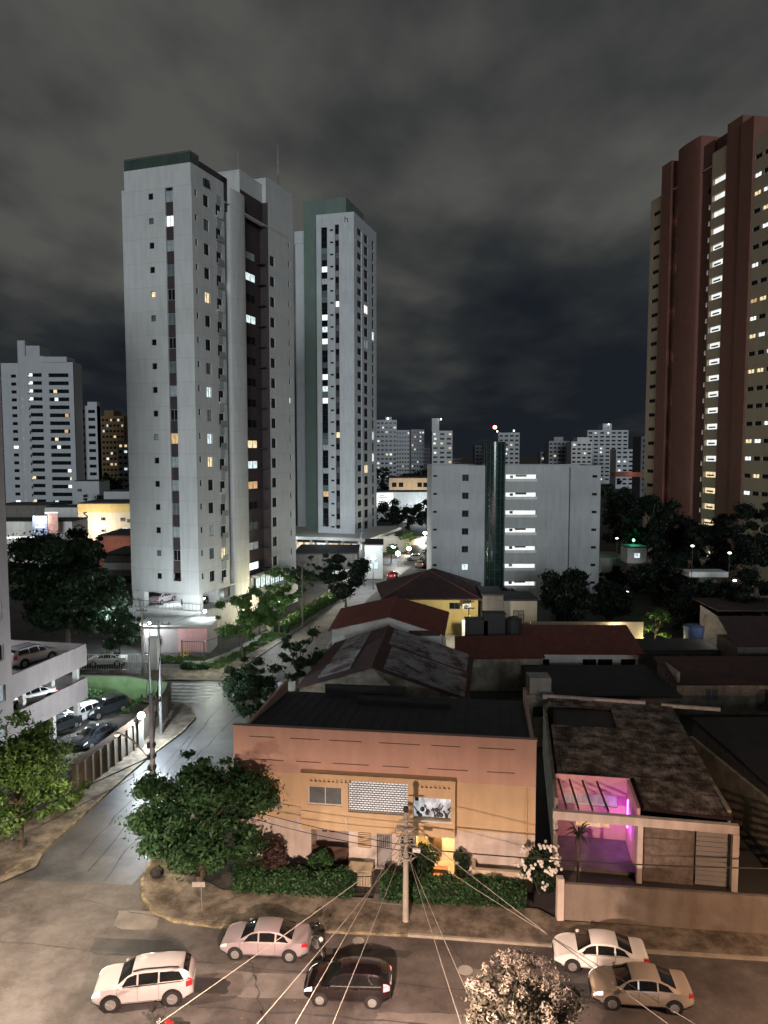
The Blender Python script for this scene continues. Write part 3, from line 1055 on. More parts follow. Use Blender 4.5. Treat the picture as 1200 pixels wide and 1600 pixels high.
for i in range(NF):
    zc = 78.4 - 2.9 * i
    if zc > 7.0:
        window(T2, (0, 7.67, zc - .2), -math.pi / 2, 1.5, 1.45, lit2.get(i, ('dark_glass', 'dark_glass', 'grey_glass')[(i * 7) % 3]), recess=.22, frame='frame_dark')
        k = MB().box(.24, 6.93, zc - 2.37, .3, 8.42, zc - .93)
        obj('spandrel_panel', k, M['green_paint'] if i % 4 == 1 else M['dark_glass'], T2)
        window(T2, (0, 4.37, zc), -math.pi / 2, 1.0, 1.45, lit3.get(i, ('dark_glass', 'grey_glass', 'dark_glass')[(i * 5) % 3]), recess=.22, frame='frame_dark', mull=0)
        k = MB().box(.24, 3.88, zc - 2.17, .3, 4.87, zc - .73)
        obj('spandrel_panel', k, M['brown_panel'] if i % 3 else M['grey_wall_dark'], T2)
fl = Face((0, 0, 4.6), 0, 19.0, Z2 - 4.6, T2, 0.4)
lf = {6: 'lit_white', 20: 'lit_warm', 9: 'lit_dim'}
for i in range(NF):
    zc = 78.8 - 2.9 * i - 4.6
    fl.win(0.9, zc + .5, 0.7, 0.5, 'dark_glass', mull=0, frame='frame_dark')
    fl.win(4.0, zc, 3.0, 1.6, 'dark_glass', frame='frame_dark')
    fl.hole(5.5, zc - 2.0, 6.2, zc + .8, .3, True)
    fl.win(9.6, zc - .3, 3.2, 2.1, lf.get(i, 'dark_glass'), frame='frame_dark')
    fl.win(15.8, zc - .3, 1.8, 2.2, {8: 'lit_white', 19: 'lit_white', 17: 'lit_cool'}.get(i, 'dark_glass'), frame='frame_dark')
fl.build(b)
b.box(.05, .05, Z2 - .1, 19, 9.65, Z2)
b.box(0.05, 9.45, 4.6, 19, 9.65, Z2)
b.box(18.8, .05, 4.6, 19, 9.5, Z2)
b.box(13.9, 16.1, 4.6, 24, 21.0, 83.0)
b.box(13.7, 16.0, 80.0, 24, 21.1, 83.2)
obj('wall', b, M['tower_white_b'], T2)
k = MB()
k.box(8.0, 9.7, 3.0, 20, 16.2, 88.8)
k.box(6.5, 4.2, Z2, 21, 9.6, 88.4)
g_ = obj('green_core', k, M['green_paint'], T2)
for i, z in enumerate((72, 64, 45, 36, 60)):
    window(T2, (7.96, 10.3, z), -math.pi / 2, .5, 1.6, 'lit_cool', recess=0, mull=0, frame='frame_dark')
k = MB().box(7.7, 10.0, 82.9, 7.9, 11.6, 83.3)
obj('wall_light', k, M['lit_white'], T2)
k = MB().ball((12, 12.5, 89.3), .22)
k2 = MB().tube((12, 12.5, 88.8), (12, 12.5, 89.2), .06, n=6)
w_ = obj('warning_light', k2, M['metal_dark'], T2)
obj('bulb', k, M['lamp_red'], w_)
k = MB()
for (y, z, dy, dz) in ((2.2, 80.2, .16, 1.5), (1.55, 80.2, .16, 1.0), (1.55, 81.05, .8, .16)):
    k.box(-.06, y, z, -.002, y + dy, z + dz)
obj('emblem', k, M['frame_dark'], T2)
# podium with lit shop band
k = MB()
k.box(-9, -6, 0, 22, 22, 1.2)
k.box(-8, -5, 1.2, 20, 21, 2.9)
k.box(-9.6, -6.6, 3.9, 21, 22, 4.6)
for y in range(-4, 22, 4):
    k.box(-8.8, y, 1.2, -8.3, y + .5, 3.9)
obj('podium', k, M['white_wall'], T2)
for i in range(8):
    window(T2, (-8.06, -3.2 + i * 3.0, 2.4), -math.pi / 2, 2.6, 1.5, 'lit_warm' if i % 3 else 'lit_white', recess=0.0, frame='frame_dark')
lamp('podium_light', (-14, 178, 7.5), 900, COOL, .4)
lamp('podium_light', (-25, 181, 5.0), 1500, COOL, .4)

# ------------------------------------------------------------------ mid-rise block with the green glass shaft
MBL = thing('apartment_block', 'grey seven storey block with green glass stair shaft and lit corridor strips', 'apartment block', (7.98, 128.0, 0), 0)
b = MB()
ZM = 22.7
W1 = 28.4
fr = [22.0 - 1.25 - 3.0 * i for i in range(7)]
fa = Face((0, 0, 0), 0, 8.75, ZM, MBL, .25)
for i, z in enumerate(fr):
    fa.win(.55, z + .2, .65, .38, 'dark_glass', mull=0, frame='frame_dark')
    fa.win(5.6, z - .1, 1.1, 1.1, 'lit_cool' if i == 5 else 'dark_glass', frame='frame_dark')
fa.build(b)
fb = Face((12.3, 0, 0), 0, 10.45, ZM, MBL, 1.6)
for i, z in enumerate(fr):
    fb.hole(0.02, z - .75, 5.3, z + .42, 1.6)
fb.build(b)
fc = Face((23.3, .9, 0), 0, 5.1, ZM, MBL, .25)
for i, z in enumerate(fr):
    fc.win(4.1, z + .1, .85, .45, 'dark_glass', mull=0, frame='frame_dark')
fc.build(b)
b.box(22.72, .02, 0, 22.9, 1.5, ZM)
b.box(0.02, 1.9, ZM - .9, W1 - .02, 14, ZM - .6)
b.box(0.0, .01, 0, .2, 14, ZM)
b.box(W1 - .2, .92, 0, W1, 14, ZM)
b.box(0.2, 13.8, 0, W1 - .2, 14, ZM)
b.box(8.75, .02, 0, 8.95, 2, ZM)
b.box(12.1, .02, 0, 12.3, 2, ZM)
obj('wall', b, M['grey_wall'], MBL)
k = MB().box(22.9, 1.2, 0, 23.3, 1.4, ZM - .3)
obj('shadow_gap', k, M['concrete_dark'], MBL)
# corridor strips: a lit back wall behind a low parapet, with a door and a planter on each storey
for i, z in enumerate(fr):
    k = MB().box(12.35, 1.45, z - .74, 17.6, 1.55, z + .41)
    s_ = obj('corridor', k, M['lit_stair'], MBL)
    k = MB().box(12.34, .06, z - .73, 17.6, .12, z - .25)
    obj('parapet', k, M['white_wall'], s_)
    k = MB()
    if i not in (2, 5):
        k.box(14.15, 1.2, z + .02, 16.0, 1.3, z + .36)
    k.box(13.2, 1.2, z - .2, 13.75, 1.3, z + .25)
    obj('door', k, M['frame_dark'] if i % 5 else M['door_grey'], s_)
k = MB()
nn = 18
for i in range(nn):
    a0, a1 = math.pi * i / nn, math.pi * (i + 1) / nn
    k.quad(*[(10.53 - 1.72 * math.cos(a), .3 - 1.15 * math.sin(a), z) for a, z in ((a0, 0), (a1, 0), (a1, 26.6), (a0, 26.6))])
k.prism([(8.81, .3), (12.25, .3), (12.25, 4), (8.81, 4)], 0.0, 26.55)
k.poly([(10.53 - 1.72 * math.cos(math.pi * i / nn), .3 - 1.15 * math.sin(math.pi * i / nn), 26.6) for i in range(nn + 1)])
sh = obj('glass_shaft', k, M['green_glass'], MBL, smooth=True)
k = MB()
for z in np.arange(.8, 26.5, 1.5):
    for i in range(nn):
        a0, a1 = math.pi * i / nn, math.pi * (i + 1) / nn
        k.beam((10.53 - 1.74 * math.cos(a0), .3 - 1.17 * math.sin(a0), z), (10.53 - 1.74 * math.cos(a1), .3 - 1.17 * math.sin(a1), z), .05)
for i in range(0, nn + 1, 3):
    a0 = math.pi * i / nn
    k.beam((10.53 - 1.74 * math.cos(a0), .3 - 1.17 * math.sin(a0), 0), (10.53 - 1.74 * math.cos(a0), .3 - 1.17 * math.sin(a0), 26.5), .05)
obj('glazing_bar', k, M['frame_dark'], sh)
lamp('wall_wash', (15.5, 120.0, 7.0), 420, COOL, .3)

# ------------------------------------------------------------------ red brick tower on the right
RT = thing('apartment_tower', 'dark red brick tower with beige wings and a column of lit stair windows', 'tower', (56.8, 168.0, 0), math.atan2(-.98, .19))
b = MB()
NR = 25
bz = lambda i: 74.6 - 3.0 * i


def wing(x0, x1, nwin, seed):
    rr = random.Random(seed)
    f = Face((x0, 0, 0), 0, x1 - x0, 78.0, RT, .3)
    step = (x1 - x0) / nwin
    for i in range(NR - 1):
        for j in range(nwin):
            if x0 > 20 and rr.random() < .16 + (.22 if j < 2 else 0):
                pn = rr.choice(('lit_white', 'lit_warm', 'lit_white', 'lit_warm', 'lit_amber'))
            else:
                pn = 'dark_glass'
            f.win(step * (j + .5) + (.3 if x0 < 20 else 0), bz(i) + 0.2, step * (.74 if x0 > 20 else .6), .75, pn, mull=1, frame='frame_dark')
    f.build(b)


wing(0, 4.4, 1, 3)
wing(33.3, 52, 8, 5)
sb = Face((21.4, 0, 0), 0, 4.3, 80.0, RT, .5)
for i in range(NR - 1):
    sb.hole(.35, bz(i) - .55, 4.1, bz(i) + .6, .5)
sb.build(b)
b.box(0, .05, 77.8, 52, 14, 78)
b.box(0, .3, 0, .2, 14, 78)
b.box(51.8, .3, 0, 52, 14, 78)
obj('beige_wall', b, M['beige_tower'], RT)
for i in range(NR - 1):
    k = MB().box(21.8, .46, bz(i) - .54, 25.45, .54, bz(i) + .59)
    s_ = obj('stair_window', k, M['lit_stair'] if i < 18 else M['lit_warm'], RT)
    k = MB()
    if i > 3:
        k.box(22.6, .2, bz(i) - .2, 24.6, .28, bz(i) + .08)
    k.box(21.8, .1, bz(i) - .56, 25.45, .16, bz(i) - .45)
    obj('handrail', k, M['frame_dark'], s_)
b = MB()
b.box(4.4, -.25, 0, 8.0, 8, 83.6)
b.prism([(10.2 + 3.9 * (1 - math.cos(math.pi * i / 12)), -.05 - 0.55 * math.sin(math.pi * i / 12)) for i in range(13)] + [(18.0, 8), (10.2, 8)], 0, 84.6)
b.box(25.8, -.12, 0, 30.0, 8, 83.4)
b.box(30.0, -.3, 0, 33.3, 8, 81.9)
obj('red_pier', b, M['brick_red'], RT)
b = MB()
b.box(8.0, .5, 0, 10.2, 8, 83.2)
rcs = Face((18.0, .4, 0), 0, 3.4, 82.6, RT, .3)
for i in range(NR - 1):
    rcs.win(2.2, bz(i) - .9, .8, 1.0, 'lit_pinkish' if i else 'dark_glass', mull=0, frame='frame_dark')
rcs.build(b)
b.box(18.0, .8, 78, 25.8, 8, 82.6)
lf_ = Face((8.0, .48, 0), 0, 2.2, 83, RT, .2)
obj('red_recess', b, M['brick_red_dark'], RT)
for i in range(NR - 1):
    window(RT, (9.5, .45, bz(i) - .9), 0, .7, .8, 'lit_pinkish', recess=0, mull=0, frame='frame_dark')
    if i % 3 == 1:
        lamp('landing_light', RT.matrix_basis @ V(9.3, -.1, bz(i) - .2), 9, (1, .6, .45), .1)

# ------------------------------------------------------------------ apartment towers in the distance
for nm, c, s in (('far_white', (0.42, 0.43, 0.44), 1), ('far_grey', (0.27, 0.28, 0.30), 1), ('far_orange', (0.20, 0.125, 0.055), 1), ('far_dim', (0.12, 0.12, 0.13), 1), ('far_pale', (0.55, 0.55, 0.54), 1)):
    M[nm] = mat(nm, c, 0.85, 0.08, 0.15, streak=0.15)


def far_tower(label, Y, px0, px1, ptop, wallm, floors=None, cols=4, lit=.14, band=True, extra=(), seed=1, depth=14, warm=.4, ang=0.0, name='distant_tower', group='apartment towers on the skyline'):
    """A block standing at distance Y whose front spans the given bearing; windows as pieces, the lit ones glowing."""
    rr = random.Random(seed)
    a, c = at(px0, ptop, Y), at(px1, ptop, Y)
    W, H = (c - a).length, a.z
    t = thing(name, label, 'tower', (a.x, Y, 0), ang, group)
    b = MB()
    b.box(0, 0, 0, W, depth, H)
    for (f0, f1, dz, d0) in extra:
        b.box(W * f0, d0, 0, W * f1, depth - .5, H + dz)
    obj('wall', b, M[wallm], t)
    fl = floors or int(H / 3)
    dk, ls, la = MB(), MB(), MB()
    cw = W / cols
    for i in range(fl):
        z = H - 2.2 - 3.0 * i
        if z < 3:
            break
        for j in range(cols):
            x0, x1 = cw * (j + .18), cw * (j + .82)
            tgt = dk
            q = rr.random()
            if q < lit:
                tgt = la if rr.random() < warm else ls
                x0 += (x1 - x0) * rr.random() * .5
                x1 = x0 + min(1.5, (x1 - x0))
            tgt.box(x0, -.08, z - .6, x1, .05, z + .6)
            if band and tgt is dk:
                b2 = dk
    for mb, m_, nm in ((dk, 'dark_glass', 'window'), (ls, 'far_lit', 'lit_window'), (la, 'far_lit_warm', 'lit_window')):
        if mb.v:
            obj(nm, mb, M[m_], t, stuff=True)
    return t


M['far_lit'] = emit('far_lit', (0.88, 0.96, 1.0), 1.1, .6, .2)
M['far_lit_warm'] = emit('far_lit_warm', (1.0, 0.78, 0.45), 1.0, .6, .2)

# the big balcony tower on the far left, with parts big enough to tell apart
FL = thing('apartment_tower', 'white balcony tower on the far left with rounded stair core', 'tower', (-143.5, 291, 0), RAD(0))
b = MB()
f0 = Face((0, 0, 0), 0, 6.4, 58, FL, .4)
f1 = Face((9.0, -1.0, 0), 0, 7.6, 60.5, FL, .8)
f2 = Face((16.6, -3.2, 0), 0, 11.9, 58.0, FL, 1.0)
rr = random.Random(4)
lit_f = {(0, 0): 'lit_white', (1, 0): 'lit_white', (2, 0): 'lit_white', (3, 0): 'lit_white', (13, 0): 'lit_warm', (16, 0): 'lit_warm'}
lit_g = {2: (.2, 'lit_warm'), 3: (.25, 'lit_white'), 5: (.75, 'lit_amber'), 7: (.7, 'lit_amber'), 8: (.2, 'lit_warm'), 9: (.3, 'lit_white'), 12: (.8, 'lit_white'), 13: (.9, 'lit_warm'), 14: (.8, 'lit_white'), 16: (.1, 'lit_cool')}
for i in range(17):
    z = 53.2 - 2.95 * i
    f0.win(4.6, z, 1.9, 1.2, 'lit_white' if i in (9, 16) else 'dark_glass', mull=0, frame='frame_dark')
    f1.win(4.6, z + .3, 5.2, 1.35, 'dark_glass', mull=2, frame='frame_dark')
    f1.hole(1.4, z - .9, 2.4, z + .2, .6)
    f2.win(6.2, z, 7.4, 1.4, 'dark_glass', mull=3, frame='frame_dark', recess=.9)
    if (i, 0) in lit_f:
        k = MB().box(10.6, -.9, z - .2, 12.1, -.7, z + .9)
        obj('lit_window', k, M[lit_f[(i, 0)]], FL)
    if i in lit_g:
        x = 16.6 + 2.5 + 7.4 * lit_g[i][0]
        k = MB().box(x, -2.7, z - .55, x + 1.2, -2.5, z + .6)
        obj('lit_window', k, M[lit_g[i][1]], FL)
    if i > 0 and i % 4 in (0, 3):
        k = MB().box(7.6, -.72, z, 8.2, -.68, z + .8)
        obj('stair_light', k, M['lit_dim'], FL)
for f in (f0, f1, f2):
    f.build(b)
b.box(.05, 1.2, 0, 28.4, 4.5, 57.8)
b.box(9.05, .2, 0, 16.6, 12, 60.3)
b.box(28.3, -3.2, 0, 28.5, 4.4, 58)
b.box(16.6, -3.2, 57.9, 26, 4.4, 60)
b.prism([(6.4, 1)] + [(7.9 - 1.5 * math.cos(math.pi * i / 8), -.6 * math.sin(math.pi * i / 8)) for i in range(9)] + [(9.4, 1), (9.4, 6), (6.4, 6)], 0, 66.3)
b.box(9.4, .5, 58, 14.5, 9, 64.5)
obj('wall', b, M['far_white'], FL)

far_tower('white block with dark balcony bands right beside the far left tower', 298, 118, 151, 634, 'far_white', cols=2, lit=.05, seed=2, depth=4, extra=((.55, 1.0, 1.5, .3),))
far_tower('orange lit tower with many bright windows left of the tall tower', 420, 152, 193, 650, 'far_orange', cols=7, lit=.24, seed=3, warm=.6, extra=((.25, .6, 3, 1),))
far_tower('narrow pale tower with rows of bright windows touching the tall tower', 400, 184, 215, 690, 'far_grey', cols=4, lit=.30, seed=4, warm=.15)
far_tower('white tower with roof lights right of the green tower', 520, 588, 620, 656, 'far_white', cols=5, lit=.12, seed=5, extra=((.45, .75, 2, 1),))
far_tower('twin slab with dark balconies, left half', 560, 619, 640, 672, 'far_white', cols=5, lit=.06, seed=6)
far_tower('twin slab with dark balconies, right half under a pale edge', 552, 642, 663, 671, 'far_grey', cols=5, lit=.14, seed=7)
far_tower('pale tower with a tall slim shaft standing on its left side', 500, 675, 707, 673, 'far_pale', cols=3, lit=.28, seed=8, extra=((0, .35, 8, .5),))
far_tower('small dim block low between two brighter skyline towers', 640, 660, 676, 700, 'far_dim', cols=3, lit=.0, seed=9)
far_tower('dim grey block left of the green stair shaft', 620, 742, 772, 696, 'far_dim', cols=4, lit=.03, seed=10)
far_tower('white tower with two roof lights right of the green stair shaft', 520, 779, 812, 676, 'far_white', cols=4, lit=.12, seed=11)
far_tower('lowest beige block at the left end of the right skyline cluster', 600, 845, 862, 706, 'far_grey', cols=3, lit=.2, seed=12)
far_tower('grey balcony tower with a flat roof box over the grey block', 580, 858, 890, 689, 'far_grey', cols=5, lit=.10, seed=13, extra=((.25, .7, 3, 1),))
far_tower('bright white slab between the balcony tower and the widest slab', 540, 893, 925, 690, 'far_pale', cols=4, lit=.12, seed=14, extra=((.3, .9, 3, 1),))
far_tower('widest and tallest grey slab of the skyline with a roof box', 600, 918, 982, 672, 'far_white', cols=7, lit=.10, seed=15, warm=.1, extra=((.38, .6, 5, 1),))
far_tower('low white block with dark window bands in front of the widest slab', 520, 963, 1000, 702, 'far_white', cols=4, lit=.22, seed=16, warm=.2)
far_tower('plain pale slab half hidden by the red brick tower', 420, 1002, 1020, 682, 'far_dim', cols=1, lit=.0, seed=17)
far_tower('tiny far block low beside the white shaft tower', 700, 704, 722, 716, 'far_dim', cols=3, lit=.05, seed=18)

M['roof_bulb'] = emit('roof_bulb', (.9, .96, 1.0), 6)
# small roof lamps on the skyline
k = MB()
wl = thing('roof_beacon', 'red obstruction light glowing above the green stair shaft', 'beacon', at(773, 690, 135))
obj('mast', MB().tube((0, 0, -1.2), (0, 0, 2.3), .07, .05, 6), M['metal_dark'], wl)
obj('bulb', MB().ball((0, 0, 2.5), .34), M['lamp_red'], wl)
for px, py, Y, lab in ((777, 674, 519, 'white roof light on the left of the tower beside the shaft'), (803, 673, 519, 'white roof light on the right of the tower beside the shaft'), (606, 654, 519, 'white roof light on the tower right of the green tower'),
                       (689, 655, 499, 'white roof light on top of the slim shaft'), (951, 663, 599, 'white roof light on the widest skyline slab')):
    p = at(px, py, Y)
    t = thing('roof_light', lab, 'light', p, 0, 'roof lights on the skyline')
    obj('bulb', MB().ball((0, 0, 0), .55, 8, 5), M['roof_bulb'], t)
    obj('bracket', MB().tube((0, 0, -3), (0, 0, -.6), .12, n=5), M['metal_dark'], t)


# ------------------------------------------------------------------ low buildings in the middle distance
def low_block(name, label, x0, x1, Y, depth, z1, m, cat='building', z0=0, parts=None, ang=0.0, roof=True, group=None):
    t = thing(name, label, cat, (x0, Y, z0), ang, group)
    obj('wall', MB().box(0, 0, 0, x1 - x0, depth, z1 - z0), M[m], t)
    if roof:
        k = MB().box(-.15, -.15, z1 - z0 + .004, x1 - x0 + .15, depth, z1 - z0 + .25)
        obj('roof', k, M['roof_sheet'], t)
    if parts:
        parts(t, x1 - x0, z1 - z0)
    return t


def X(px, Y):
    return at(px, 800, Y).x


def Zp(py, Y):
    return at(600, py, Y).z


# beige building with a yellow band, left of the tall tower
def _bb(t, w, h):
    k = MB().box(-.05, -.12, h - 2.4, w + .05, .0, h - .1)
    obj('yellow_band', k, M['yellow_wall'], t)
    for i, (x, z) in enumerate(((.42, .72), (.42, .38), (.75, .70), (.86, .66), (.94, .66), (.88, .34))):
        window(t, (w * x, -.02, h * z * .85), 0, 1.3, 1.0, 'dark_glass', recess=0, mull=0, frame='frame_dark')
    window(t, (w * .78, -.02, h * .36), 0, 1.6, .8, 'lit_white', recess=0, mull=0, frame='frame_dark')
    # vertical cursive sign on the left part of the wall
    k = MB()
    pts = [V(w * .13 + .5 * math.sin(i * .9) + .18 * math.sin(i * 2.3), -.12, 2.2 + i * .22) for i in range(30)]
    k.path(pts, .13, 5)
    obj('sign', k, M['frame_dark'], t)


low_block('shop_building', 'beige building with a yellow roof band and dark cursive sign', X(122, 210), X(215, 210), 210, 16, Zp(787, 210), 'beige_wall', parts=_bb)
lamp('facade_light', (X(140, 205), 204, 4), 5000, NEUTRAL, .4)
low_block('pink_building', 'low pink red building with dark roof by the tower foot', X(153, 160), X(215, 160), 160, 14, Zp(838, 160), 'terracotta', parts=lambda t, w, h: window(t, (w * .6, -.02, h * .5), 0, 1.4, 1.2, 'dark_glass', recess=0, frame='frame_dark'))
lamp('facade_light', (X(170, 156), 154, 5.5), 900, (1, .75, .6), .4)


def _gs(t, w, h):
    for i in range(3):
        window(t, (w * (.25 + .25 * i), -.02, h * .35), 0, 1.6, 1.3, 'dark_glass', recess=0, frame='frame_dark')
    obj('fascia', MB().box(-.1, -.2, h * .62, w + .1, -.01, h * .80), M['white_wall'], t)


low_block('low_house', 'low house with white fascia squeezed between pink building and tower', X(160, 135), X(214, 135), 135, 12, Zp(868, 135), 'concrete_dark', parts=_gs)
low_block('low_house', 'wide low building with white upper wall under the billboard', X(-20, 190), X(112, 190), 190, 10, Zp(815, 190), 'white_wall')
lamp('facade_light', (X(60, 185), 184, 9), 1300, NEUTRAL, .4)
low_block('dark_house', 'dark roofed house with brown gable left of the billboard', X(-10, 240), X(78, 240), 240, 14, Zp(790, 240), 'concrete_dark')
obj_ = low_block('annexe', 'white annexe with a lit doorway left of the beige building', X(70, 232), X(122, 232), 232, 10, Zp(793, 232), 'white_wall', parts=lambda t, w, h: (window(t, (w * .5, -.02, h * .3), 0, 1.5, 1, 'dark_glass', recess=0, frame='frame_dark'), window(t, (w * .2, -.02, h * .8), 0, 4.2, .7, 'lit_white', recess=0, mull=0)))
low_block('low_house', 'long pale wall house behind the dark round tree', X(8, 165), X(110, 165), 165, 10, Zp(853, 165), 'white_wall', roof=True)
lamp('facade_light', (X(40, 160), 158, 8), 800, NEUTRAL, .4)
bl = thing('billboard', 'blue and pink lit billboard standing over low roofs', 'billboard', (X(50, 186), 186, 0))
w_ = X(90, 186) - X(50, 186)
z0_, z1_ = Zp(838, 186), Zp(806, 186)
obj('panel', MB().box(0, 0, z0_, w_ * .58, .3, z1_), M['billboard_blue'], bl)
obj('panel', MB().box(w_ * .6, .05, z0_ + .8, w_, .3, z1_ + .6), M['billboard_pink'], bl)
k = MB()
for i in range(3):
    k.box(.4 + .3 * i, -.04, z0_ + 1.0 + i * 1.1, w_ * .5, -.001, z0_ + 1.35 + i * 1.1)
obj('lettering', k, M['white_wall'], bl)
obj('post', MB().tube((w_ * .3, .5, 0), (w_ * .3, .5, z1_ - 1), .25).tube((w_ * .8, .5, 0), (w_ * .8, .5, z1_ - 1), .2), M['pole_dark'], bl)
for x in (.25, .75):
    lamp('billboard_light', (X(50, 186) + w_ * x, 181.5, z0_ + 1), 80, COOL, .3)
k = MB().box(0, 0, 0, 7.0, .5, .5)
lb = thing('light_box', 'white light box shining along the roof edge far left', 'light', (X(8, 176), 176, Zp(842, 176)))
obj('tube', k, M['lit_white'], lb)
low_block('pale_house', 'pale flat roofed house right of the far left tower', X(118, 260), X(156, 260), 260, 10, Zp(752, 260), 'far_white', parts=lambda t, w, h: window(t, (w * .2, -.02, h * .8), 0, 1.5, 1, 'dark_glass', recess=0))
low_block('pale_house', 'pale house with white upper floor touching the tall tower', X(163, 240), X(206, 240), 240, 10, Zp(768, 240), 'far_white')
far_tower('dark low block beyond the pale houses on the left', 330, 118, 150, 745, 'far_dim', cols=3, lit=.03, seed=21, name='far_building')

# gap between the green tower and the grey block
low_block('long_building', 'amber lit long building among the dark trees down the avenue', X(608, 320), X(674, 320), 320, 16, Zp(747, 320), 'beige_wall', parts=lambda t, w, h: [window(t, (w * x, -.06, h * .80), 0, 1.9, 1.9, 'dark_glass', recess=0, frame='frame_dark') for x in (.12, .28, .72, .86)])
lamp('facade_light', (X(655, 312), 309, 6), 3200, (1, .70, .42), .4)
lamp('facade_light', (X(625, 312), 309, 6), 1900, (1, .74, .48), .4)
low_block('shop_wall', 'long white wall building behind the dark avenue trees', X(588, 270), X(676, 270), 270, 10, Zp(769, 270), 'white_wall')
lamp('facade_light', (X(660, 264), 261, 5), 4500, COOL, .4)
sg = thing('lit_sign', 'bright white lit sign with a few dark lines on long white wall', 'sign', (X(588, 268), 268, Zp(791, 268)))
w_ = X(614, 268) - X(588, 268)
obj('face', MB().box(0, 0, 0, w_, .3, 4.6), M['lit_white'], sg)
k = MB()
for i in range(5):
    k.box(.5 + (i * 37 % 11) * .15, -.03, .7 + i * .75, w_ * .35 + (i * 53 % 7) * .35, -.002, .95 + i * .75)
obj('lettering', k, M['frame_grey'], sg)
low_block('gable_house', 'beige house with rust red roof at the foot of green tower', X(588, 215), X(612, 215), 215, 10, Zp(822, 215), 'beige_wall')
low_block('avenue_wall', 'pale boundary wall along the far side of the avenue', X(592, 190), X(634, 190), 190, .4, Zp(838, 190), 'white_wall', cat='wall', roof=False)
low_block('avenue_wall', 'low cream wall ending at the bend of the avenue', X(632, 205), X(660, 205), 205, .4, Zp(842, 205), 'beige_wall', cat='wall', roof=False)
low_block('corner_shop', 'white lit shop front beside the avenue lamps', X(570, 150), X(598, 150), 150, 9, Zp(852, 150), 'white_wall', parts=lambda t, w, h: window(t, (w * .5, -.02, h * .4), 0, 1.8, 1.6, 'lit_cool', recess=0))
low_block('shed', 'dark shed roof building on the corner below the green tower', X(466, 158), X(560, 158), 150, 14, Zp(858, 158), 'concrete_dark', cat='building')
low_block('lit_wall', 'bright white wall with dark tree in front, left of avenue', X(514, 146), X(548, 146), 146, 3, Zp(893, 146), 'white_wall', cat='wall', roof=False)
lamp('yard_light', (X(528, 140), 141, 4.5), 1100, COOL, .3)
lamp('yard_light', (X(575, 145), 146, 6.5), 900, COOL, .3)
k = thing('roof_planter', 'small lit planter with red flowers on the podium roof', 'planter', at(481, 872, 165))
obj('pot', MB().tube((0, 0, -1.1), (0, 0, 0), .7, 1.0, 10), M['white_wall'], k)
obj('flowers', MB().ball((-.5, 0, .6), .7, 7, 5).ball((.6, 0, .7), .6, 7, 5), M['lens_red'], k)

# bits glimpsed between the dark trees on the right
gl = thing('garden_light', 'green glowing spot of light under the dark right-hand trees', 'light', at(990, 844, 146))
obj('bulb', MB().ball((0, 0, 0), .25, 8, 5), emit('lamp_green', (.1, 1.0, .45), 12), gl)
obj('post', MB().tube((0, 0, -6), (0, 0, -.2), .06, n=5), M['pole_dark'], gl)
lamp('green_lamp', at(990, 842, 144.5), 300, (.1, 1, .5), .3)
low_block('white_shed', 'small white lit shed under the green glow', X(982, 142), X(1012, 142), 142, 4, Zp(856, 142), 'concrete', z0=Zp(880, 142), parts=lambda t, w, h: (window(t, (w * .5, -.02, h * .5), 0, 1.2, 1, 'lit_cool', recess=0), obj('base_wall', MB().box(.1, .1, -t.location.z, w - .1, 3.9, -.004), M['roof_dark'], t)))
lamp('yard_light', (X(995, 138), 138, 5), 160, COOL, .3)
low_block('pale_shed', 'grey sheet roof shed right of the grey block', X(942, 150), X(985, 150), 150, 10, Zp(872, 150), 'concrete', roof=False)
low_block('white_canopy', 'white canopy strip lit behind the right-hand dark trees', X(1080, 110), X(1142, 110), 110, 3, Zp(894, 110), 'white_wall', roof=False, z0=Zp(902, 110), parts=lambda t, w, h: [obj('post', MB().box(x, .2, -t.location.z, x + .15, .35, -.004), M['tank_dark'], t) for x in (.2, w * .5, w - .4)])
lamp('yard_light', (X(1110, 107), 107, Zp(884, 110)), 110, COOL, .3)
for px, py, Y, lab in ((964, 841, 140, 'lone white lamp high in the dark beside grey block'), (980, 925, 120, 'lone white lamp low among the dark bushes'), (1082, 853, 110, 'white lamp seen through the right-hand dark crowns'), (1140, 864, 106, 'elongated white lamp far right among dark crowns'), (1148, 907, 100, 'white lamp at the end of the lit canopy')):
    t = thing('yard_lamp', lab, 'lamp', at(px, py, Y), 0, 'lamps among the dark trees')
    obj('bulb', MB().ball((0, 0, 0), .26, 8, 5, .6), emit('yard_bulb', (.95, .98, .95), 4), t)
    obj('post', MB().tube((0, 0, -at(px, py, Y).z), (0, 0, -.3), .05, n=5), M['tank_dark'], t)
low_block('orange_eave', 'orange lit eave glowing above the right-hand trees', X(960, 260), X(1012, 260), 260, 5, Zp(738, 260), 'terracotta', roof=False, z0=Zp(745, 260))
lamp('eave_light', (X(985, 259), 258.6, Zp(739.5, 256)), 70, (1, .5, .25), .2)

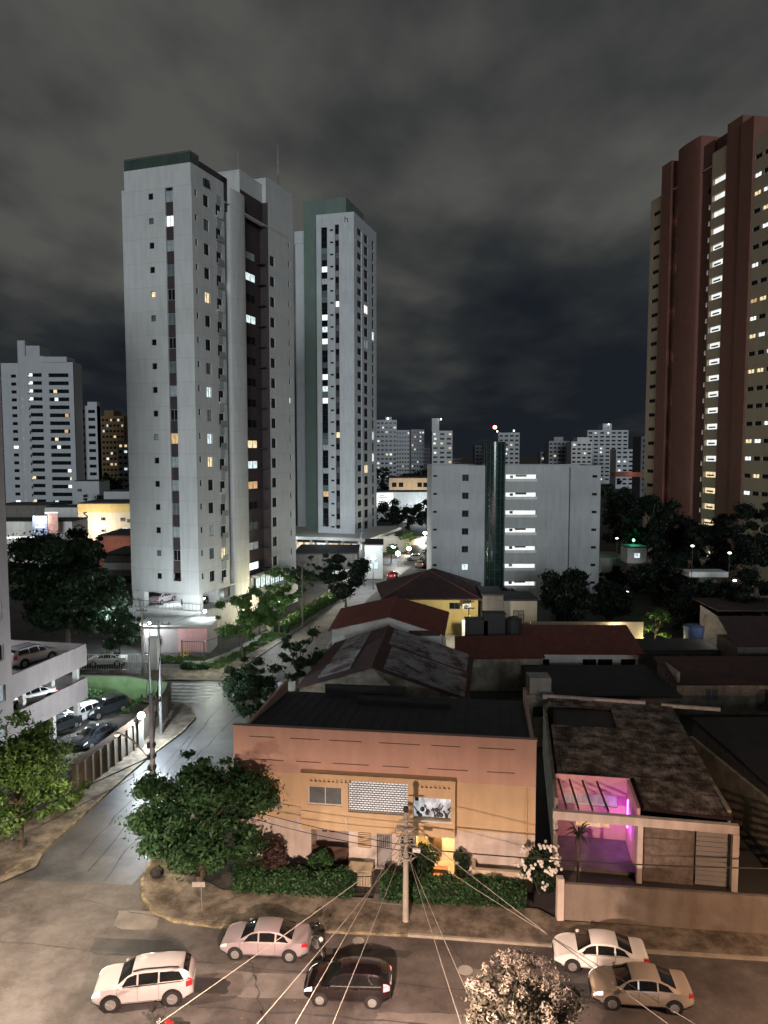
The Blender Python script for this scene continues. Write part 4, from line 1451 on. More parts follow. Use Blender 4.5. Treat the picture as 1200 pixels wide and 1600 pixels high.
# ------------------------------------------------------------------ parking building on the left
PB = thing('parking_building', 'grey pink building with two open parking decks on the left', 'building', (-29.2, 59.1, 0), RAD(78.5))
L_ = 10.1
k = MB()
for z0, z1 in ((5.55, 7.5), (2.45, 4.4)):
    k.box(0, 0, z0, L_, .22, z1)
    k.box(L_ - .22, .22, z0, L_, 16, z1)
obj('parapet', k, M['concrete_pink'], PB)
k = MB()
k.box(0, .22, 6.6, L_ - .22, 16, 6.85)
k.box(0, .22, 3.5, L_ - .22, 16, 3.75)
obj('deck', k, M['concrete'], PB)
k = MB().box(0.2, 15.8, 6.86, L_ - .3, 16, 7.6)
k.box(.2, 15.8, 3.76, L_ - .3, 16, 6.59)
obj('rear_wall', k, M['white_wall'], PB)
for x, y in ((9.2, .5), (5.6, .5), (1.8, .5), (9.2, 8), (5.6, 8)):
    k = MB().box(x, y, 0, x + .42, y + .42, 3.49)
    obj('column', k, M['white_wall'], PB)
    k = MB().box(x, y, 3.76, x + .42, y + .42, 6.59)
    obj('column', k, M['white_wall'], PB)
k = MB()
fw = Face((-26, 0.0, 0), 0, 26.0, 46, PB, .25)
for z in (3.2, 6.4, 9.6, 12.8, 16, 19.2, 22.4):
    fw.win(24.6, z, 1.2, 1.3, 'curtain' if z < 7 else 'dark_glass', frame='frame_white')
fw.build(k)
fe = Face((0, .02, 0), math.pi / 2, 22, 46, PB, .25)
fe.build(k)
k.box(-26, .3, 45.6, -.05, 22, 46)
obj('wall', k, M['concrete_pink'], PB)
lp = thing('wall_lamp', 'bright white lamp shining under the lower parking deck', 'lamp', at(108, 1091, 69.0), 0)
obj('bulb', MB().ball((0, 0, 0), .14, 8, 6), M['lamp_white'], lp)
obj('bracket', MB().beam((0, .1, .1), (0, .7, .35), .05), M['metal_dark'], lp)
lamp('deck_lamp', at(111, 1093, 68.6), 700, COOL, .12)
lamp('deck_lamp', PB.matrix_basis @ V(6, 5, 6.2), 260, COOL, .3)
lamp('deck_lamp', PB.matrix_basis @ V(3, 9, 10.5), 1300, COOL, .3)

# ------------------------------------------------------------------ street wall round the car lot
M['wall_brown'] = mat('wall_brown', (0.115, 0.098, 0.080), 0.9, 0.3, 0.7, streak=0.8, bump=0.3)
SW = thing('boundary_wall', 'tall grey boundary wall with dark coping round the car lot', 'wall', (-22.4, 54.0, 0))


def wall_run(par, pts, z1, w, m, cap=None, origin=V(0, 0, 0), posts=None):
    b, c = MB(), MB()
    for p, q in zip(pts[:-1], pts[1:]):
        p_, q_ = V(p[0], p[1], 0) - origin, V(q[0], q[1], 0) - origin
        b.beam(p_ + V(0, 0, z1 / 2), q_ + V(0, 0, z1 / 2), w, z1)
        if cap:
            c.beam(p_ + V(0, 0, z1 + .06), q_ + V(0, 0, z1 + .06), w + .14, .12)
    obj('wall', b, M[m], par)
    if cap:
        obj('coping', c, M[cap], par)


wall_run(SW, [(-22.5, 54.0), (-21.0, 62.5), (-20.45, 70.5), (-21.1, 74.1)], 2.3, .22, 'wall_brown', 'wood_dark', V(-22.4, 54.0, 0))
for i in range(9):
    f_ = i / 8
    p = V(-22.38, 54.1, 0).lerp(V(-20.9, 62.4, 0), f_) - V(-22.4, 54, 0)
    obj('pilaster', MB().box(p.x, p.y - .16, 0, p.x + .12, p.y + .16, 2.28), M['wall_brown'], SW)
k = MB()
k.beam((-.1, 0, 2.55), (1.4, 8.5, 2.55), .06, .28)
k.beam((1.4, 8.5, 2.55), (1.95, 16.5, 2.55), .06, .28)
obj('wire_guard', k, M['wood_dark'], SW)
GW = thing('garden_wall', 'green tinted low garden wall along the back of car lot', 'wall', (-21.2, 74.3, 0))
wall_run(GW, [(-21.2, 74.3), (-26, 76.4), (-40, 77.6)], 2.2, .2, 'tile_green', 'concrete_dark', V(-21.2, 74.3, 0))
tag(link('lot_grass', quads_mesh('lot_grass', leafy_box((-38, 74.8, 0), (-24.2, 73.2, 0), 3.2, .35, 9000, .13, np.random.default_rng(5), .1), M['grass'])), 'green grass and weeds lit along the garden wall', 'grass')['kind'] = 'stuff'
for i, (px, py, r, lab) in enumerate(((150, 1085, 1.0, 'leafy shrub against the green garden wall, left one'), (172, 1090, 1.2, 'broad shrub in the middle of the garden wall'), (205, 1082, .8, 'low shrub near the right end of the garden wall'))):
    p = ground_at(px, py)
    bush(lab, (p.x, 73.2 - .2 * i, 0), (r * 1.5, r, r), 1600, .13, 'leaf_mid', 40 + i, group='shrubs along the garden wall')
bush('grassy weeds growing on pavement at the foot of boundary wall', (-21.9, 53.6, .13), (.5, 2.2, .5), 1500, .10, 'leaf_lime', 50, 'weed_patch', 'weeds')

# LED floodlight on its pale post beside the wall
LP = thing('floodlight_post', 'pale concrete post with a glaring white floodlight by wall', 'street lamp', (-20.45, 63.0, 0))
obj('post', MB().box(-.16, -.16, 0, .16, .16, 2.6), M['concrete'], LP)
hd = obj('lamp_head', MB().box(-.2, -.24, 2.62, .2, .02, 2.74).box(-.05, -.06, 2.58, .05, .06, 2.66), M['metal_dark'], LP)
obj('bulb', MB().ball((.1, -.2, 2.95), .30, 12, 8), M['lamp_white'], LP)
lamp('floodlight', (-19.6, 62.3, 3.7), 4000, COOL, .15)

# ------------------------------------------------------------------ gate and fence before the tower
FN = thing('steel_fence', 'dark steel railing fence on a low wall before the tall tower', 'fence', (-23.6, 88.2, 0))
fp = [V(-23.6, 88.2, 0), V(-21.0, 88.0, 0), V(-18.9, 92.2, 0), V(-15.9, 103.5, 0)]
lo = MB()
for p, q in zip(fp[:-1], fp[1:]):
    lo.beam(p - fp[0] + V(0, 0, .3), q - fp[0] + V(0, 0, .3), .25, .6)
obj('base_wall', lo, M['concrete'], FN)
bars, rails = MB(), MB()
for p, q in zip(fp[:-1], fp[1:]):
    L = (q - p).length
    for j in range(int(L / .22)):
        r = p.lerp(q, j * .22 / L) - fp[0]
        bars.beam(r + V(0, 0, .6), r + V(0, 0, 2.9), .025)
    for z in (.75, 2.9):
        rails.beam(p - fp[0] + V(0, 0, z), q - fp[0] + V(0, 0, z), .07)
    for j in range(int(L / 3) + 1):
        r = p.lerp(q, min(1, j * 3 / L)) - fp[0]
        obj('post', MB().beam(r, r + V(0, 0, 3.1), .12), M['frame_dark'], FN)
obj('bars', bars, M['frame_dark'], FN, stuff=True)
obj('rail', rails, M['frame_dark'], FN)
GT = thing('gate_pillar', 'white gate pillar with a sloping cap at the tower entrance', 'pillar', (-26.1, 86.2, 0))
obj('shaft', MB().box(-.55, -.3, 0, .25, .3, 3.6), M['white_wall'], GT)
obj('cap', MB().box(-.75, -.45, 3.62, .55, .45, 3.85), M['white_wall'], GT)
g2 = thing('entrance_gate', 'white tubular gate across the tower driveway', 'gate', (-36, 86.2, 0))
k = MB()
for j in range(34):
    k.tube((j * .28, 0, .15), (j * .28, 0, 1.9), .025, n=4)
for z in (.15, 1.0, 1.9):
    k.beam((0, 0, z), (9.3, 0, z), .06)
obj('frame', k, M['frame_white'], g2)
pg = thing('gate_house', 'pink and grey porch wall at the foot of the tall tower', 'building', (-30.2, 94, 0))
obj('wall', MB().box(0, 0, 0, 8.6, 4, 3.4), M['concrete_pink'], pg)
obj('entrance_panel', MB().box(4.6, -.06, .2, 8.2, -.01, 3.1), M['pink_wall'], pg)
obj('roof', MB().box(-.3, -.5, 3.404, 8.9, 4.2, 3.65), M['concrete'], pg)
window(pg, (1.8, -.02, 1.6), 0, 1.6, 1.2, 'dark_glass', recess=0)
for px, py, Y, pw, lab in ((190, 971, 93.0, 900, 'bright white wall lamp left of the tower entrance'), (233, 974, 93.0, 1100, 'bright white wall lamp right of the entrance driveway'), (320, 955, 97.5, 750, 'glaring white floodlight at the near corner of tall tower')):
    p = at(px, py, Y)
    t = thing('wall_lamp', lab, 'lamp', p, 0, 'white lamps at the foot of the tower')
    obj('bulb', MB().ball((0, 0, 0), .2, 10, 6), M['lamp_white'], t)
    obj('bracket', MB().beam((0, .15, .1), (0, .9, .3), .06), M['metal_dark'], t)
    lamp('entrance_lamp', p + V(0, -.5, .2), pw, COOL, .15)
ty = thing('playground_toy', 'small yellow playground swing on grass behind the fence', 'toy', ground_at(272, 1030), 0)
ty.location = (-24.2, 91.5, .02)
obj('frame', MB().beam((-.6, 0, 0), (0, 0, 1.7), .09).beam((.6, 0, 0), (0, 0, 1.7), .09).beam((0, -.8, 0), (0, 0, 1.7), .09), M['yellow_toy'], ty)
obj('seat', MB().box(-.4, -.3, .35, .4, .2, .43), M['yellow_toy'], ty)
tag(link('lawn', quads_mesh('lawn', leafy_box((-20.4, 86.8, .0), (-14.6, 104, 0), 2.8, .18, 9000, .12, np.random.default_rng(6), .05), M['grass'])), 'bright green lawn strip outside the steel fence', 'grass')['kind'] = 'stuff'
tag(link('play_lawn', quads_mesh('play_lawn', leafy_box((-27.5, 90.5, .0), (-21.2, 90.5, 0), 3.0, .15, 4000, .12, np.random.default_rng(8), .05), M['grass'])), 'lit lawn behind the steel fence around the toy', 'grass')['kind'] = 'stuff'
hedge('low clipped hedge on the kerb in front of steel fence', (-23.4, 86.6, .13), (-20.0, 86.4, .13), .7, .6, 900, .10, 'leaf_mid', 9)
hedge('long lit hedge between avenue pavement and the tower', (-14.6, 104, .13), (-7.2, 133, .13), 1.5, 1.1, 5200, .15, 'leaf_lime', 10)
LA = thing('garden_lamp', 'yellowish globe lamp glowing between the avenue trees', 'lamp', at(436, 941, 111))
zl = at(436, 941, 111).z
obj('bulb', MB().ball((0, 0, 0), .28, 10, 6), M['lamp_warm'], LA)
obj('post', MB().tube((0, 0, -zl), (0, 0, -.2), .06, .05, 6), M['pole_dark'], LA)
lamp('garden_light', at(436, 941, 110.6), 2200, (1, .93, .62), .2)
lamp('garden_light', (-9.5, 128, 3.2), 2000, (1, .90, .62), .3)
lamp('garden_light', (-14.0, 98, 3.4), 700, COOL, .3)
lamp('garden_light', (-19.6, 85.4, 3.4), 650, (.95, 1, .85), .3)  # added fill without a fitting, brightens the lawn and gate pillar
lamp('lot_fill_light', (-27.5, 72.6, 3.4), 420, (.9, 1, .85), .3)  # extra fill with no lamp behind it, lifts the garden wall and grass

# ------------------------------------------------------------------ avenue lamps
for i, (px, py, Y, pw, col, lab) in enumerate(((583, 871, 138, 2300, (.92, .97, 1), 'glaring white street lamp nearest on the avenue'), (622, 865, 165, 1500, (1, .97, .85), 'white street lamp in front of the yellow lit tree'), (615, 855, 178, 900, COOL, 'fainter white lamp left of the avenue lit tree'),
                                               (639, 857, 185, 1500, (1, .95, .7), 'street lamp over the lit palm on the avenue'), (660, 848, 205, 1300, NEUTRAL, 'lamp at the right bend of the avenue'), (664, 833, 225, 1300, NEUTRAL, 'farthest lamp on the avenue beside the grey block'))):
    p = at(px, py, Y)
    t = thing('street_lamp', lab, 'street lamp', (p.x, Y, 0), 0, 'street lamps down the avenue')
    obj('pole', MB().tube((0, .3, 0), (0, .3, p.z + .5), .10, .07, 8), M['pole_dark'], t)
    obj('arm', MB().tube((0, .3, p.z + .5), (.1, -.4, p.z + .45), .05, .04, 6), M['metal_dark'], t)
    obj('bulb', MB().ball((0, 0, p.z), .42 if i == 0 else .5, 10, 6), M['lamp_white'] if i != 3 else M['lamp_warm'], t)
    lamp('avenue_light', (p.x, Y - .7, p.z + .2), pw, col, .3)

# ------------------------------------------------------------------ utility poles on the left
def util_pole(label, base, h, r=.16, arms=1, m='pole', alen=1.8, group='utility poles', adir=(1, 0, 0)):
    t = thing('utility_pole', label, 'utility pole', base, 0, group)
    obj('shaft', MB().tube((0, 0, 0), (0, 0, h), r * 1.15, r * .75, 10), M[m], t, smooth=True)
    a = Vector(adir).normalized()
    for i in range(arms):
        z = h - .35 - .9 * i
        k = obj('crossarm', MB().beam(a * (-alen / 2) + V(0, 0, z), a * (alen / 2) + V(0, 0, z), .10, .12), M['pole_dark'], t)
        b = MB()
        for q in (-.45, -.15, .15, .45):
            b.tube(a * (alen * q) + V(0, 0, z + .06), a * (alen * q) + V(0, 0, z + .26), .05, .03, 6)
        obj('insulator', b, M['metal_dark'], k)
    return t


P1 = util_pole('tall grey pole at the near street corner carrying a curved lamp arm', (-14.05, 45.3, .13), 10.3, .17, 1, 'pole_grey', 1.4, adir=(1, -.25, 0))
arm = MB()
prev = V(0, 0, 6.0)
for i in range(1, 9):
    f_ = i / 8
    q = V(-2.3 * f_, 1.2 * f_, 6.0 + 1.35 * math.sin(f_ * 1.57))
    arm.tube(prev, q, .045, .045, 6)
    prev = q
a_ = obj('lamp_arm', arm, M['metal'], P1, smooth=True)
lh = MB().ball(prev + V(-.3, .12, 0), .22, 10, 6, .45)
obj('lamp_head', lh, M['frame_white'], a_, smooth=True)
obj('lens', MB().ball(prev + V(-.3, .12, -.07), .15, 8, 5, .4), M['lamp_warm'], a_)
lamp('street_light', V(-14.05, 45.3, .13) + prev + V(-.3, .12, -.25), 2200, SODIUM, .12, 165)
b = MB()
for z in (4.6, 5.1, 5.6, 6.3, 7.0):
    b.box(-.26, -.2, z, -.1, .12, z + .32)
    b.box(.1, -.3, z + .1, .22, .05, z + .3)
obj('junction_box', b, M['metal_dark'], P1)
P2 = util_pole('tall dark pole with a crossarm on pavement before the wall', (-19.75, 66.3, .13), 10.1, .13, 1, 'pole_dark', 2.0, adir=(1, .1, 0))
P3 = util_pole('thin dark pole beside the wall left of the tall dark pole', (-21.2, 68.2, .13), 8.0, .09, 0, 'pole_dark')
P4 = util_pole('pale pole at the tower driveway across the side street', (-26.9, 84.2, .13), 7.6, .13, 1, 'pole', 1.2)
P5 = util_pole('thin dark pole on the avenue pavement by the lit hedge', (-11.6, 108, .13), 9.5, .12, 1, 'pole_dark', 1.6)
P6 = util_pole('dark pole far along the avenue before the shop', (-4.5, 148, .13), 9.5, .12, 1, 'pole_dark', 1.6)
P7 = util_pole('dark pole standing right of the parked avenue cars', (11.2, 172, 0), 6.5, .12, 0, 'pole_dark', 1.6)


def sag(p, q, s, n=14):
    p, q = Vector(p), Vector(q)
    return [p.lerp(q, i / n) - V(0, 0, s * 4 * (i / n) * (1 - i / n)) for i in range(n + 1)]


def cable(label, p, q, s=.5, r=.02, m='cable', group='overhead cables', extra=None, n=14):
    p = Vector(p)
    o = obj('overhead_cable', MB().path([v - p for v in sag(p, q, s, n)], r, 5), M[m], None, p)
    tag(o, label, 'cable', group)
    return o


c0 = cable('thick black cable with splice boxes running over the side street', (-30, 20.0, 6.9), (-14.05, 45.3, 6.6), .35, .04)
c1 = cable('thick black cable from corner pole to tall dark pole', (-14.05, 45.3, 6.7), (-19.75, 66.3, 6.9), .5, .04)
for c_, fs in ((c0, (.74,)), (c1, (.42, .62))):
    me_pts = sag(c_.location, (-14.05, 45.3, 6.6) if c_ is c0 else (-19.75, 66.3, 6.9), .35 if c_ is c0 else .5)
    for f_ in fs:
        i = int(f_ * 14)
        p, q = me_pts[i] - c_.location, me_pts[i + 1] - c_.location
        mid = (p + q) / 2
        d = (q - p).normalized() * .32
        obj('splice_box', MB().tube(mid - d, mid + d, .12, .12, 8), M['black_trim'], c_)
cable('thin black cable sagging below the thick one over side street', (-29, 19, 6.2), (-14.05, 45.3, 5.9), .5, .02)
cable('thin cable from corner pole across to the tower pole', (-14.05, 45.3, 9.9), (-26.9, 84.2, 7.4), .5, .018)
cable('upper thin cable between the two tall left poles', (-14.4, 45.4, 10.1), (-20.5, 66.3, 9.9), .4, .018)
cable('thin cable from tall dark pole along the avenue', (-19.2, 66.3, 9.9), (-11.6, 108, 9.2), .7, .018)
cable('thin cable strung down the avenue to the far pole', (-11.2, 108, 9.2), (-4.5, 148, 9.2), .6, .018)

# ------------------------------------------------------------------ trees
G_ = lambda px, py: ground_at(px, py)
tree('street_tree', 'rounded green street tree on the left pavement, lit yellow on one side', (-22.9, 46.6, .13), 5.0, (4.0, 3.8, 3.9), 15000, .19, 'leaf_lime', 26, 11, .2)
tree('street_tree', 'big dense dark green tree on the street corner by the house', (-10.7, 42.6, .13), 4.25, (4.3, 3.1, 4.0), 21000, .18, 'leaf_mid', 30, 12, .2)
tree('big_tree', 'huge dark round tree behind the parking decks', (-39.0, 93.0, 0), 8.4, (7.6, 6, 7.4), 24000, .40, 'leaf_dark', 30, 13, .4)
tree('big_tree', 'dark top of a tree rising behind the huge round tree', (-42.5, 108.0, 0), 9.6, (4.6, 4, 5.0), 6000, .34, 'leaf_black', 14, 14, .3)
tree('small_tree', 'dark low tree at the right edge of the huge round tree', (-31.4, 89.5, 0), 4.2, (3.2, 2.6, 2.6), 5000, .24, 'leaf_dark', 12, 15, .15)
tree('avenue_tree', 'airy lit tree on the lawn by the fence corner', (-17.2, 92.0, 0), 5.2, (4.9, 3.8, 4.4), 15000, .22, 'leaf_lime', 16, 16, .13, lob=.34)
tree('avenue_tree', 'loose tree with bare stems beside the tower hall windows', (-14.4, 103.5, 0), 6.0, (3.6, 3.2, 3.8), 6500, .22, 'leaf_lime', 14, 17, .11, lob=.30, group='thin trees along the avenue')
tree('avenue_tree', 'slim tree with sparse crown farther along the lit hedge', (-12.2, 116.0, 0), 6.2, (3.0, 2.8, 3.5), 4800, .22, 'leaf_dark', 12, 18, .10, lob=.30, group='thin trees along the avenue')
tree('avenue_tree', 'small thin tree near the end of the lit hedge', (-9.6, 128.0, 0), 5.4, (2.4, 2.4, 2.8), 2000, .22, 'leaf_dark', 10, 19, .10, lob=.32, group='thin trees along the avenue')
tree('round_tree', 'dark compact tree right of the zebra crossing', (-12.2, 68.8, .13), 3.9, (3.1, 2.6, 2.9), 7500, .19, 'leaf_dark', 18, 20, .14)
tree('thin_tree', 'crooked open tree with few leaves before the patched roof', (-8.8, 76.5, 0), 4.6, (2.9, 2.6, 3.5), 3800, .18, 'leaf_dark', 12, 21, .16, lob=.27)
tree('round_tree', 'round dark tree in the middle of the avenue pavement', (-6.0, 118.5, 0), 5.0, (4.5, 3.6, 4.2), 13000, .27, 'leaf_black', 18, 22, .18)
bush('leafy shrubs beside the patched roof house along the avenue', (-6.6, 84.5, 0), (2.0, 4.5, 1.7), 3200, .16, 'leaf_mid', 23, 'shrub', 'shrub')
bush('dark shrub under the crooked tree beside the house', (-9.6, 71.5, 0), (1.6, 2.6, 1.2), 1800, .15, 'leaf_dark', 24, 'shrub', 'shrub')
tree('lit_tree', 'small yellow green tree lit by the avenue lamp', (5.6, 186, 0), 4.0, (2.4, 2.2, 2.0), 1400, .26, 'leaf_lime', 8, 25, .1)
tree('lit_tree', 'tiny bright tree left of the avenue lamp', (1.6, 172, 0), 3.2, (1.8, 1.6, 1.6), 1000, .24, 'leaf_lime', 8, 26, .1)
# dark trees in the gap and behind
for i, (px, Y, cz, r, n, lab) in enumerate(((606, 245, 5.2, 7.0, 3200, 'dark tree behind the red roofed house at the green tower'), (640, 238, 4.8, 7.5, 3000, 'dark spreading tree in the middle of the avenue gap'), (668, 232, 5.8, 6.5, 2600, 'dark tall tree touching the grey block in the gap'),
                                            (600, 400, 9, 9, 1500, 'far dark tree left of the amber lit building'), (636, 420, 8.5, 9, 1500, 'far dark tree above the amber lit building'), (662, 440, 9, 9, 1500, 'far dark tree right of the amber lit building'),
                                            (160, 330, 9.5, 10, 1800, 'far dark tree below the orange lit tower'), (183, 345, 9, 10, 1500, 'far dark tree below the narrow pale tower'), (140, 250, 6.0, 6, 1400, 'dark tree between the pale houses'))):
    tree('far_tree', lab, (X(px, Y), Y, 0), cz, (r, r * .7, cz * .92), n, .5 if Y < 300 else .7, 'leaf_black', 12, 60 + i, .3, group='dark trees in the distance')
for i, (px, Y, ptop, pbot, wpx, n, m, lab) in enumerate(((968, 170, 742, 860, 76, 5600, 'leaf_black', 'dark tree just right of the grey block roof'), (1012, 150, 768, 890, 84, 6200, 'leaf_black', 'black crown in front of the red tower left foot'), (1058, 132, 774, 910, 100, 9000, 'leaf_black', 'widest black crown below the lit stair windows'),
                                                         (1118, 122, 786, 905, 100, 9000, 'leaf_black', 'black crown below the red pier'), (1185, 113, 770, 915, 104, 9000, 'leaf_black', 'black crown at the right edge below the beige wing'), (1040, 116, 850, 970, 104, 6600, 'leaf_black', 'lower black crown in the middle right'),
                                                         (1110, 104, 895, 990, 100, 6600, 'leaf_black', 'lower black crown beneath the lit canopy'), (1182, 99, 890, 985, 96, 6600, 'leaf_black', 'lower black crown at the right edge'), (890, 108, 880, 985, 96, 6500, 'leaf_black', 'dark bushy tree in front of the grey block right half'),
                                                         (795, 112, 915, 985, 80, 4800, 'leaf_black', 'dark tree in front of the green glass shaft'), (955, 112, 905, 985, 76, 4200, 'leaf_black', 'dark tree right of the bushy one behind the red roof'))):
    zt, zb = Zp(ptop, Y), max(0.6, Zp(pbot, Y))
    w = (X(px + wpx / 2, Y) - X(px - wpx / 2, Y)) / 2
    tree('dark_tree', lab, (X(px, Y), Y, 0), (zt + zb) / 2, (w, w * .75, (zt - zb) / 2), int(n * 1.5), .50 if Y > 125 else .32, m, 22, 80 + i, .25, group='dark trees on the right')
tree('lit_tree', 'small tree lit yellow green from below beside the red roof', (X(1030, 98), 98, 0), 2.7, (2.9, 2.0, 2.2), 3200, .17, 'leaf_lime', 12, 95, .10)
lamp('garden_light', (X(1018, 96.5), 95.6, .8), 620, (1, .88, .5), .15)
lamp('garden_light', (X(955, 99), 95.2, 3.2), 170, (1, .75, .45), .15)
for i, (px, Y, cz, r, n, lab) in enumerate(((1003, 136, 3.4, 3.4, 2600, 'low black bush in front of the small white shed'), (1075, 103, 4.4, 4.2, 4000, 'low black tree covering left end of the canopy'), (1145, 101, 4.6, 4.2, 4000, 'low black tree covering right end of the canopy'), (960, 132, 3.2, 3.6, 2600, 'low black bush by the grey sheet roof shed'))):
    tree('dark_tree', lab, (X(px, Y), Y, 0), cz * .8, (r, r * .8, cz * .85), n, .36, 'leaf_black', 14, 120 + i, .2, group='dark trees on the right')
# flowering crown rising into the frame from the near pavement
ft = tree('flowering_tree', 'pale flowering street tree top in the near foreground', (4.75, 25.2, 0), 5.65, (1.95, 1.7, 2.0), 8000, .10, 'leaf_pale', 26, 97, .12)
rng = np.random.default_rng(98)
d = rng.normal(size=(130, 3))
d /= np.linalg.norm(d, axis=1)[:, None]
cen = d * np.array([1.75, 1.5, 1.8]) * (0.9 + .2 * rng.random(130))[:, None] + np.array([0, 0, 5.65])
link('blossoms', quads_mesh('blossoms', leaves_np(rng, cen, np.full(130, .19), 11000, .045), M['blossom']), ft)

# ------------------------------------------------------------------ roofs
def ribbed(b, a, c, e, f, pitch=.30, h=.05):
    """a->c along the ridge, f->e along the eave; tile rows run down the slope as real ribs"""
    a, c, e, f = map(Vector, (a, c, e, f))
    n = max(2, int((c - a).length / pitch))
    nrm = (c - a).cross(f - a).normalized()
    if nrm.z < 0:
        nrm = -nrm
    vs, fs = [], []
    for j in range(2 * n + 1):
        t = j / (2 * n)
        o = nrm * (h if j % 2 else 0)
        vs += [a.lerp(c, t) + o, f.lerp(e, t) + o]
    for j in range(2 * n):
        fs.append((2 * j, 2 * j + 1, 2 * j + 3, 2 * j + 2))
    b.add(vs, fs)
    lo = nrm * -.10
    b.add([a + lo, c + lo, e + lo, f + lo, a, c, e, f], [(0, 1, 2, 3), (0, 4, 5, 1), (1, 5, 6, 2), (2, 6, 7, 3), (3, 7, 4, 0)])
    return b


def gable_house(name, label, rg, el, er, wallm, roofm, group=None, patches=(), wall_in=.35):
    """rg, el, er: (near, far) world points of the ridge, left eave and right eave"""
    rg, el, er = [tuple(map(Vector, q)) for q in (rg, el, er)]
    o = Vector((rg[0].x, rg[0].y, 0))
    t = thing(name, label, 'house', o, 0, group)
    r0, r1, l0, l1, e0, e1 = [p - o for p in (*rg, *el, *er)]
    b = MB()
    ribbed(b, r0, r1, l1, l0)
    k = obj('roof', b, M[roofm], t, label=None)
    obj('gutter', MB().tube(l0 + V(0, 0, -.12), l1 + V(0, 0, -.12), .08, .08, 6).tube(e0 + V(0, 0, -.12), e1 + V(0, 0, -.12), .08, .08, 6), M['metal_dark'], t)
    b = MB()
    ribbed(b, r0, r1, e1, e0)
    obj('roof', b, M[roofm], t)
    obj('ridge_tile', MB().tube(r0 + V(0, 0, .04), r1 + V(0, 0, .04), .11, .11, 8), M['roof_red'], t)
    b = MB()
    back = (r1 - r0).normalized() * wall_in
    dn = V(0, 0, -.2)

    def inn(p, r):
        return p.lerp(r, wall_in / max(.5, (r - p).length) * 1.0) + dn

    A, B_, Cc = inn(l0, r0) + back, inn(e0, r0) + back, r0 + back + dn
    D, E_, F_ = inn(l1, r1) - back, inn(e1, r1) - back, r1 - back + dn
    g = lambda p: V(p.x, p.y, 0)
    b.poly([g(A), g(B_), B_, Cc, A])
    b.poly([g(E_), g(D), D, F_, E_])
    b.poly([g(D), g(A), A, D])
    b.poly([g(B_), g(E_), E_, B_])
    obj('wall', b, M[wallm], t)
    for (side, t0, t1, s0, s1) in patches:
        q0, q1 = (l0, l1) if side == 'l' else (e0, e1)
        f = lambda tt, ss: r0.lerp(r1, tt).lerp(q0.lerp(q1, tt), ss) + V(0, 0, .085)
        b = MB()
        ribbed(b, f(t0, s0), f(t1, s0), f(t1, s1), f(t0, s1), .30, .04)
        obj('old_sheeting', b, M['roof_patch'], t)
    return t, o


hA, oA = gable_house('gable_house', 'long gable house with patched grey sheets over red roof', ((-1.05, 61.4, 7.5), (.45, 76.2, 7.5)), ((-7.6, 64.8, 4.7), (-5.2, 79.6, 4.9)), ((6.9, 62.4, 4.4), (8.9, 75.4, 4.6)), 'old_wall', 'roof_dark',
                     patches=(('l', .08, .97, .30, .74), ('r', .03, .52, .12, .97), ('r', .56, .99, .08, .95)))
k = MB().box(.5, -.28, 3.0, 2.2, -.05, 4.9)
lg = MB()
for i in range(6):
    lg.ball((.6 + i * .75, -.55 - .1 * (i % 2), 4.55 + .12 * (i % 3)), .42, 7, 5)
obj('ivy', lg, M['leaf_black'], hA)
hB, oB = gable_house('gable_house', 'red tiled gable house with white gable wall behind patched roof', ((.5, 82, 7.2), (1.45, 93.5, 7.2)), ((-6.2, 84.8, 5.1), (-5.4, 95.5, 5.3)), ((6.6, 82.4, 5.1), (8.0, 93.5, 5.3)), 'white_wall', 'roof_red')
obj('gutter_box', MB().box(2.2, .25, 5.0, 5.6, .42, 5.55), M['roof_dark'], hB)
# yellow house with the dark hip roof
hC = thing('hip_roof_house', 'yellow house with dark hip roof in front of the grey block', 'house', (0, 104, 0))
ap = V(6.35, 6, 7.9)
ec = [V(-.3, -.6, 5.0), V(13.2, -.9, 5.0), V(14.4, 9.5, 5.5), V(-1.2, 9.5, 5.4)]
r2 = ap + V(.8, 2.0, 0)
b = MB()
ribbed(b, ap + V(-.01, 0, 0), ap + V(.01, 0, 0), ec[1], ec[0])
b2 = MB()
for q in ((ec[0], ec[1], ap), (ec[1], ec[2], r2, ap), (ec[3], ec[0], ap, r2), (ec[2], ec[3], r2)):
    b2.poly(q)
for i in range(46):
    p = ec[0].lerp(ec[1], (i + .5) / 46)
    b2.beam(p + V(0, 0, .03), p.lerp(ap, .97) + V(0, 0, .03), .07, .07)
    p = ec[1].lerp(ec[2], (i + .5) / 46)
    b2.beam(p + V(0, 0, .03), p.lerp(r2 if i > 22 else ap, .97) + V(0, 0, .03), .07, .07)
b2.poly([ec[0] + V(0, 0, -.12), ec[3] + V(0, 0, -.12), ec[2] + V(0, 0, -.12), ec[1] + V(0, 0, -.12)])
for i in range(4):
    b2.beam(ec[i] + V(0, 0, -.05), ec[(i + 1) % 4] + V(0, 0, -.05), .1, .18)
rf = obj('roof', b2, M['roof_dark'], hC)
obj('ridge_tile', MB().tube(ap, ec[0], .12).tube(ap, ec[1], .12), M['roof_red'], rf)
fC = Face((.3, 0, 0), 0, 12.6, 4.9, hC, .2)
fC.win(9.4, 3.9, 1.5, .9, 'dark_glass', frame='frame_dark')
fC.win(5.0, 3.6, 1.0, 1.0, 'dark_glass', frame='frame_dark')
b = fC.build(MB())
b.box(.3, .05, 0, .5, 9, 4.9)
b.box(12.7, .05, 0, 12.9, 9, 4.9)
obj('wall', b, M['yellow_wall'], hC)
lamp('yard_light', (11.2, 98.6, 3.4), 950, (1, .93, .72), .2)
low_block('side_house', 'grey brown house wall carrying an air conditioner', 13.4, 16.2, 103, 6, 5.5, 'concrete_dark')
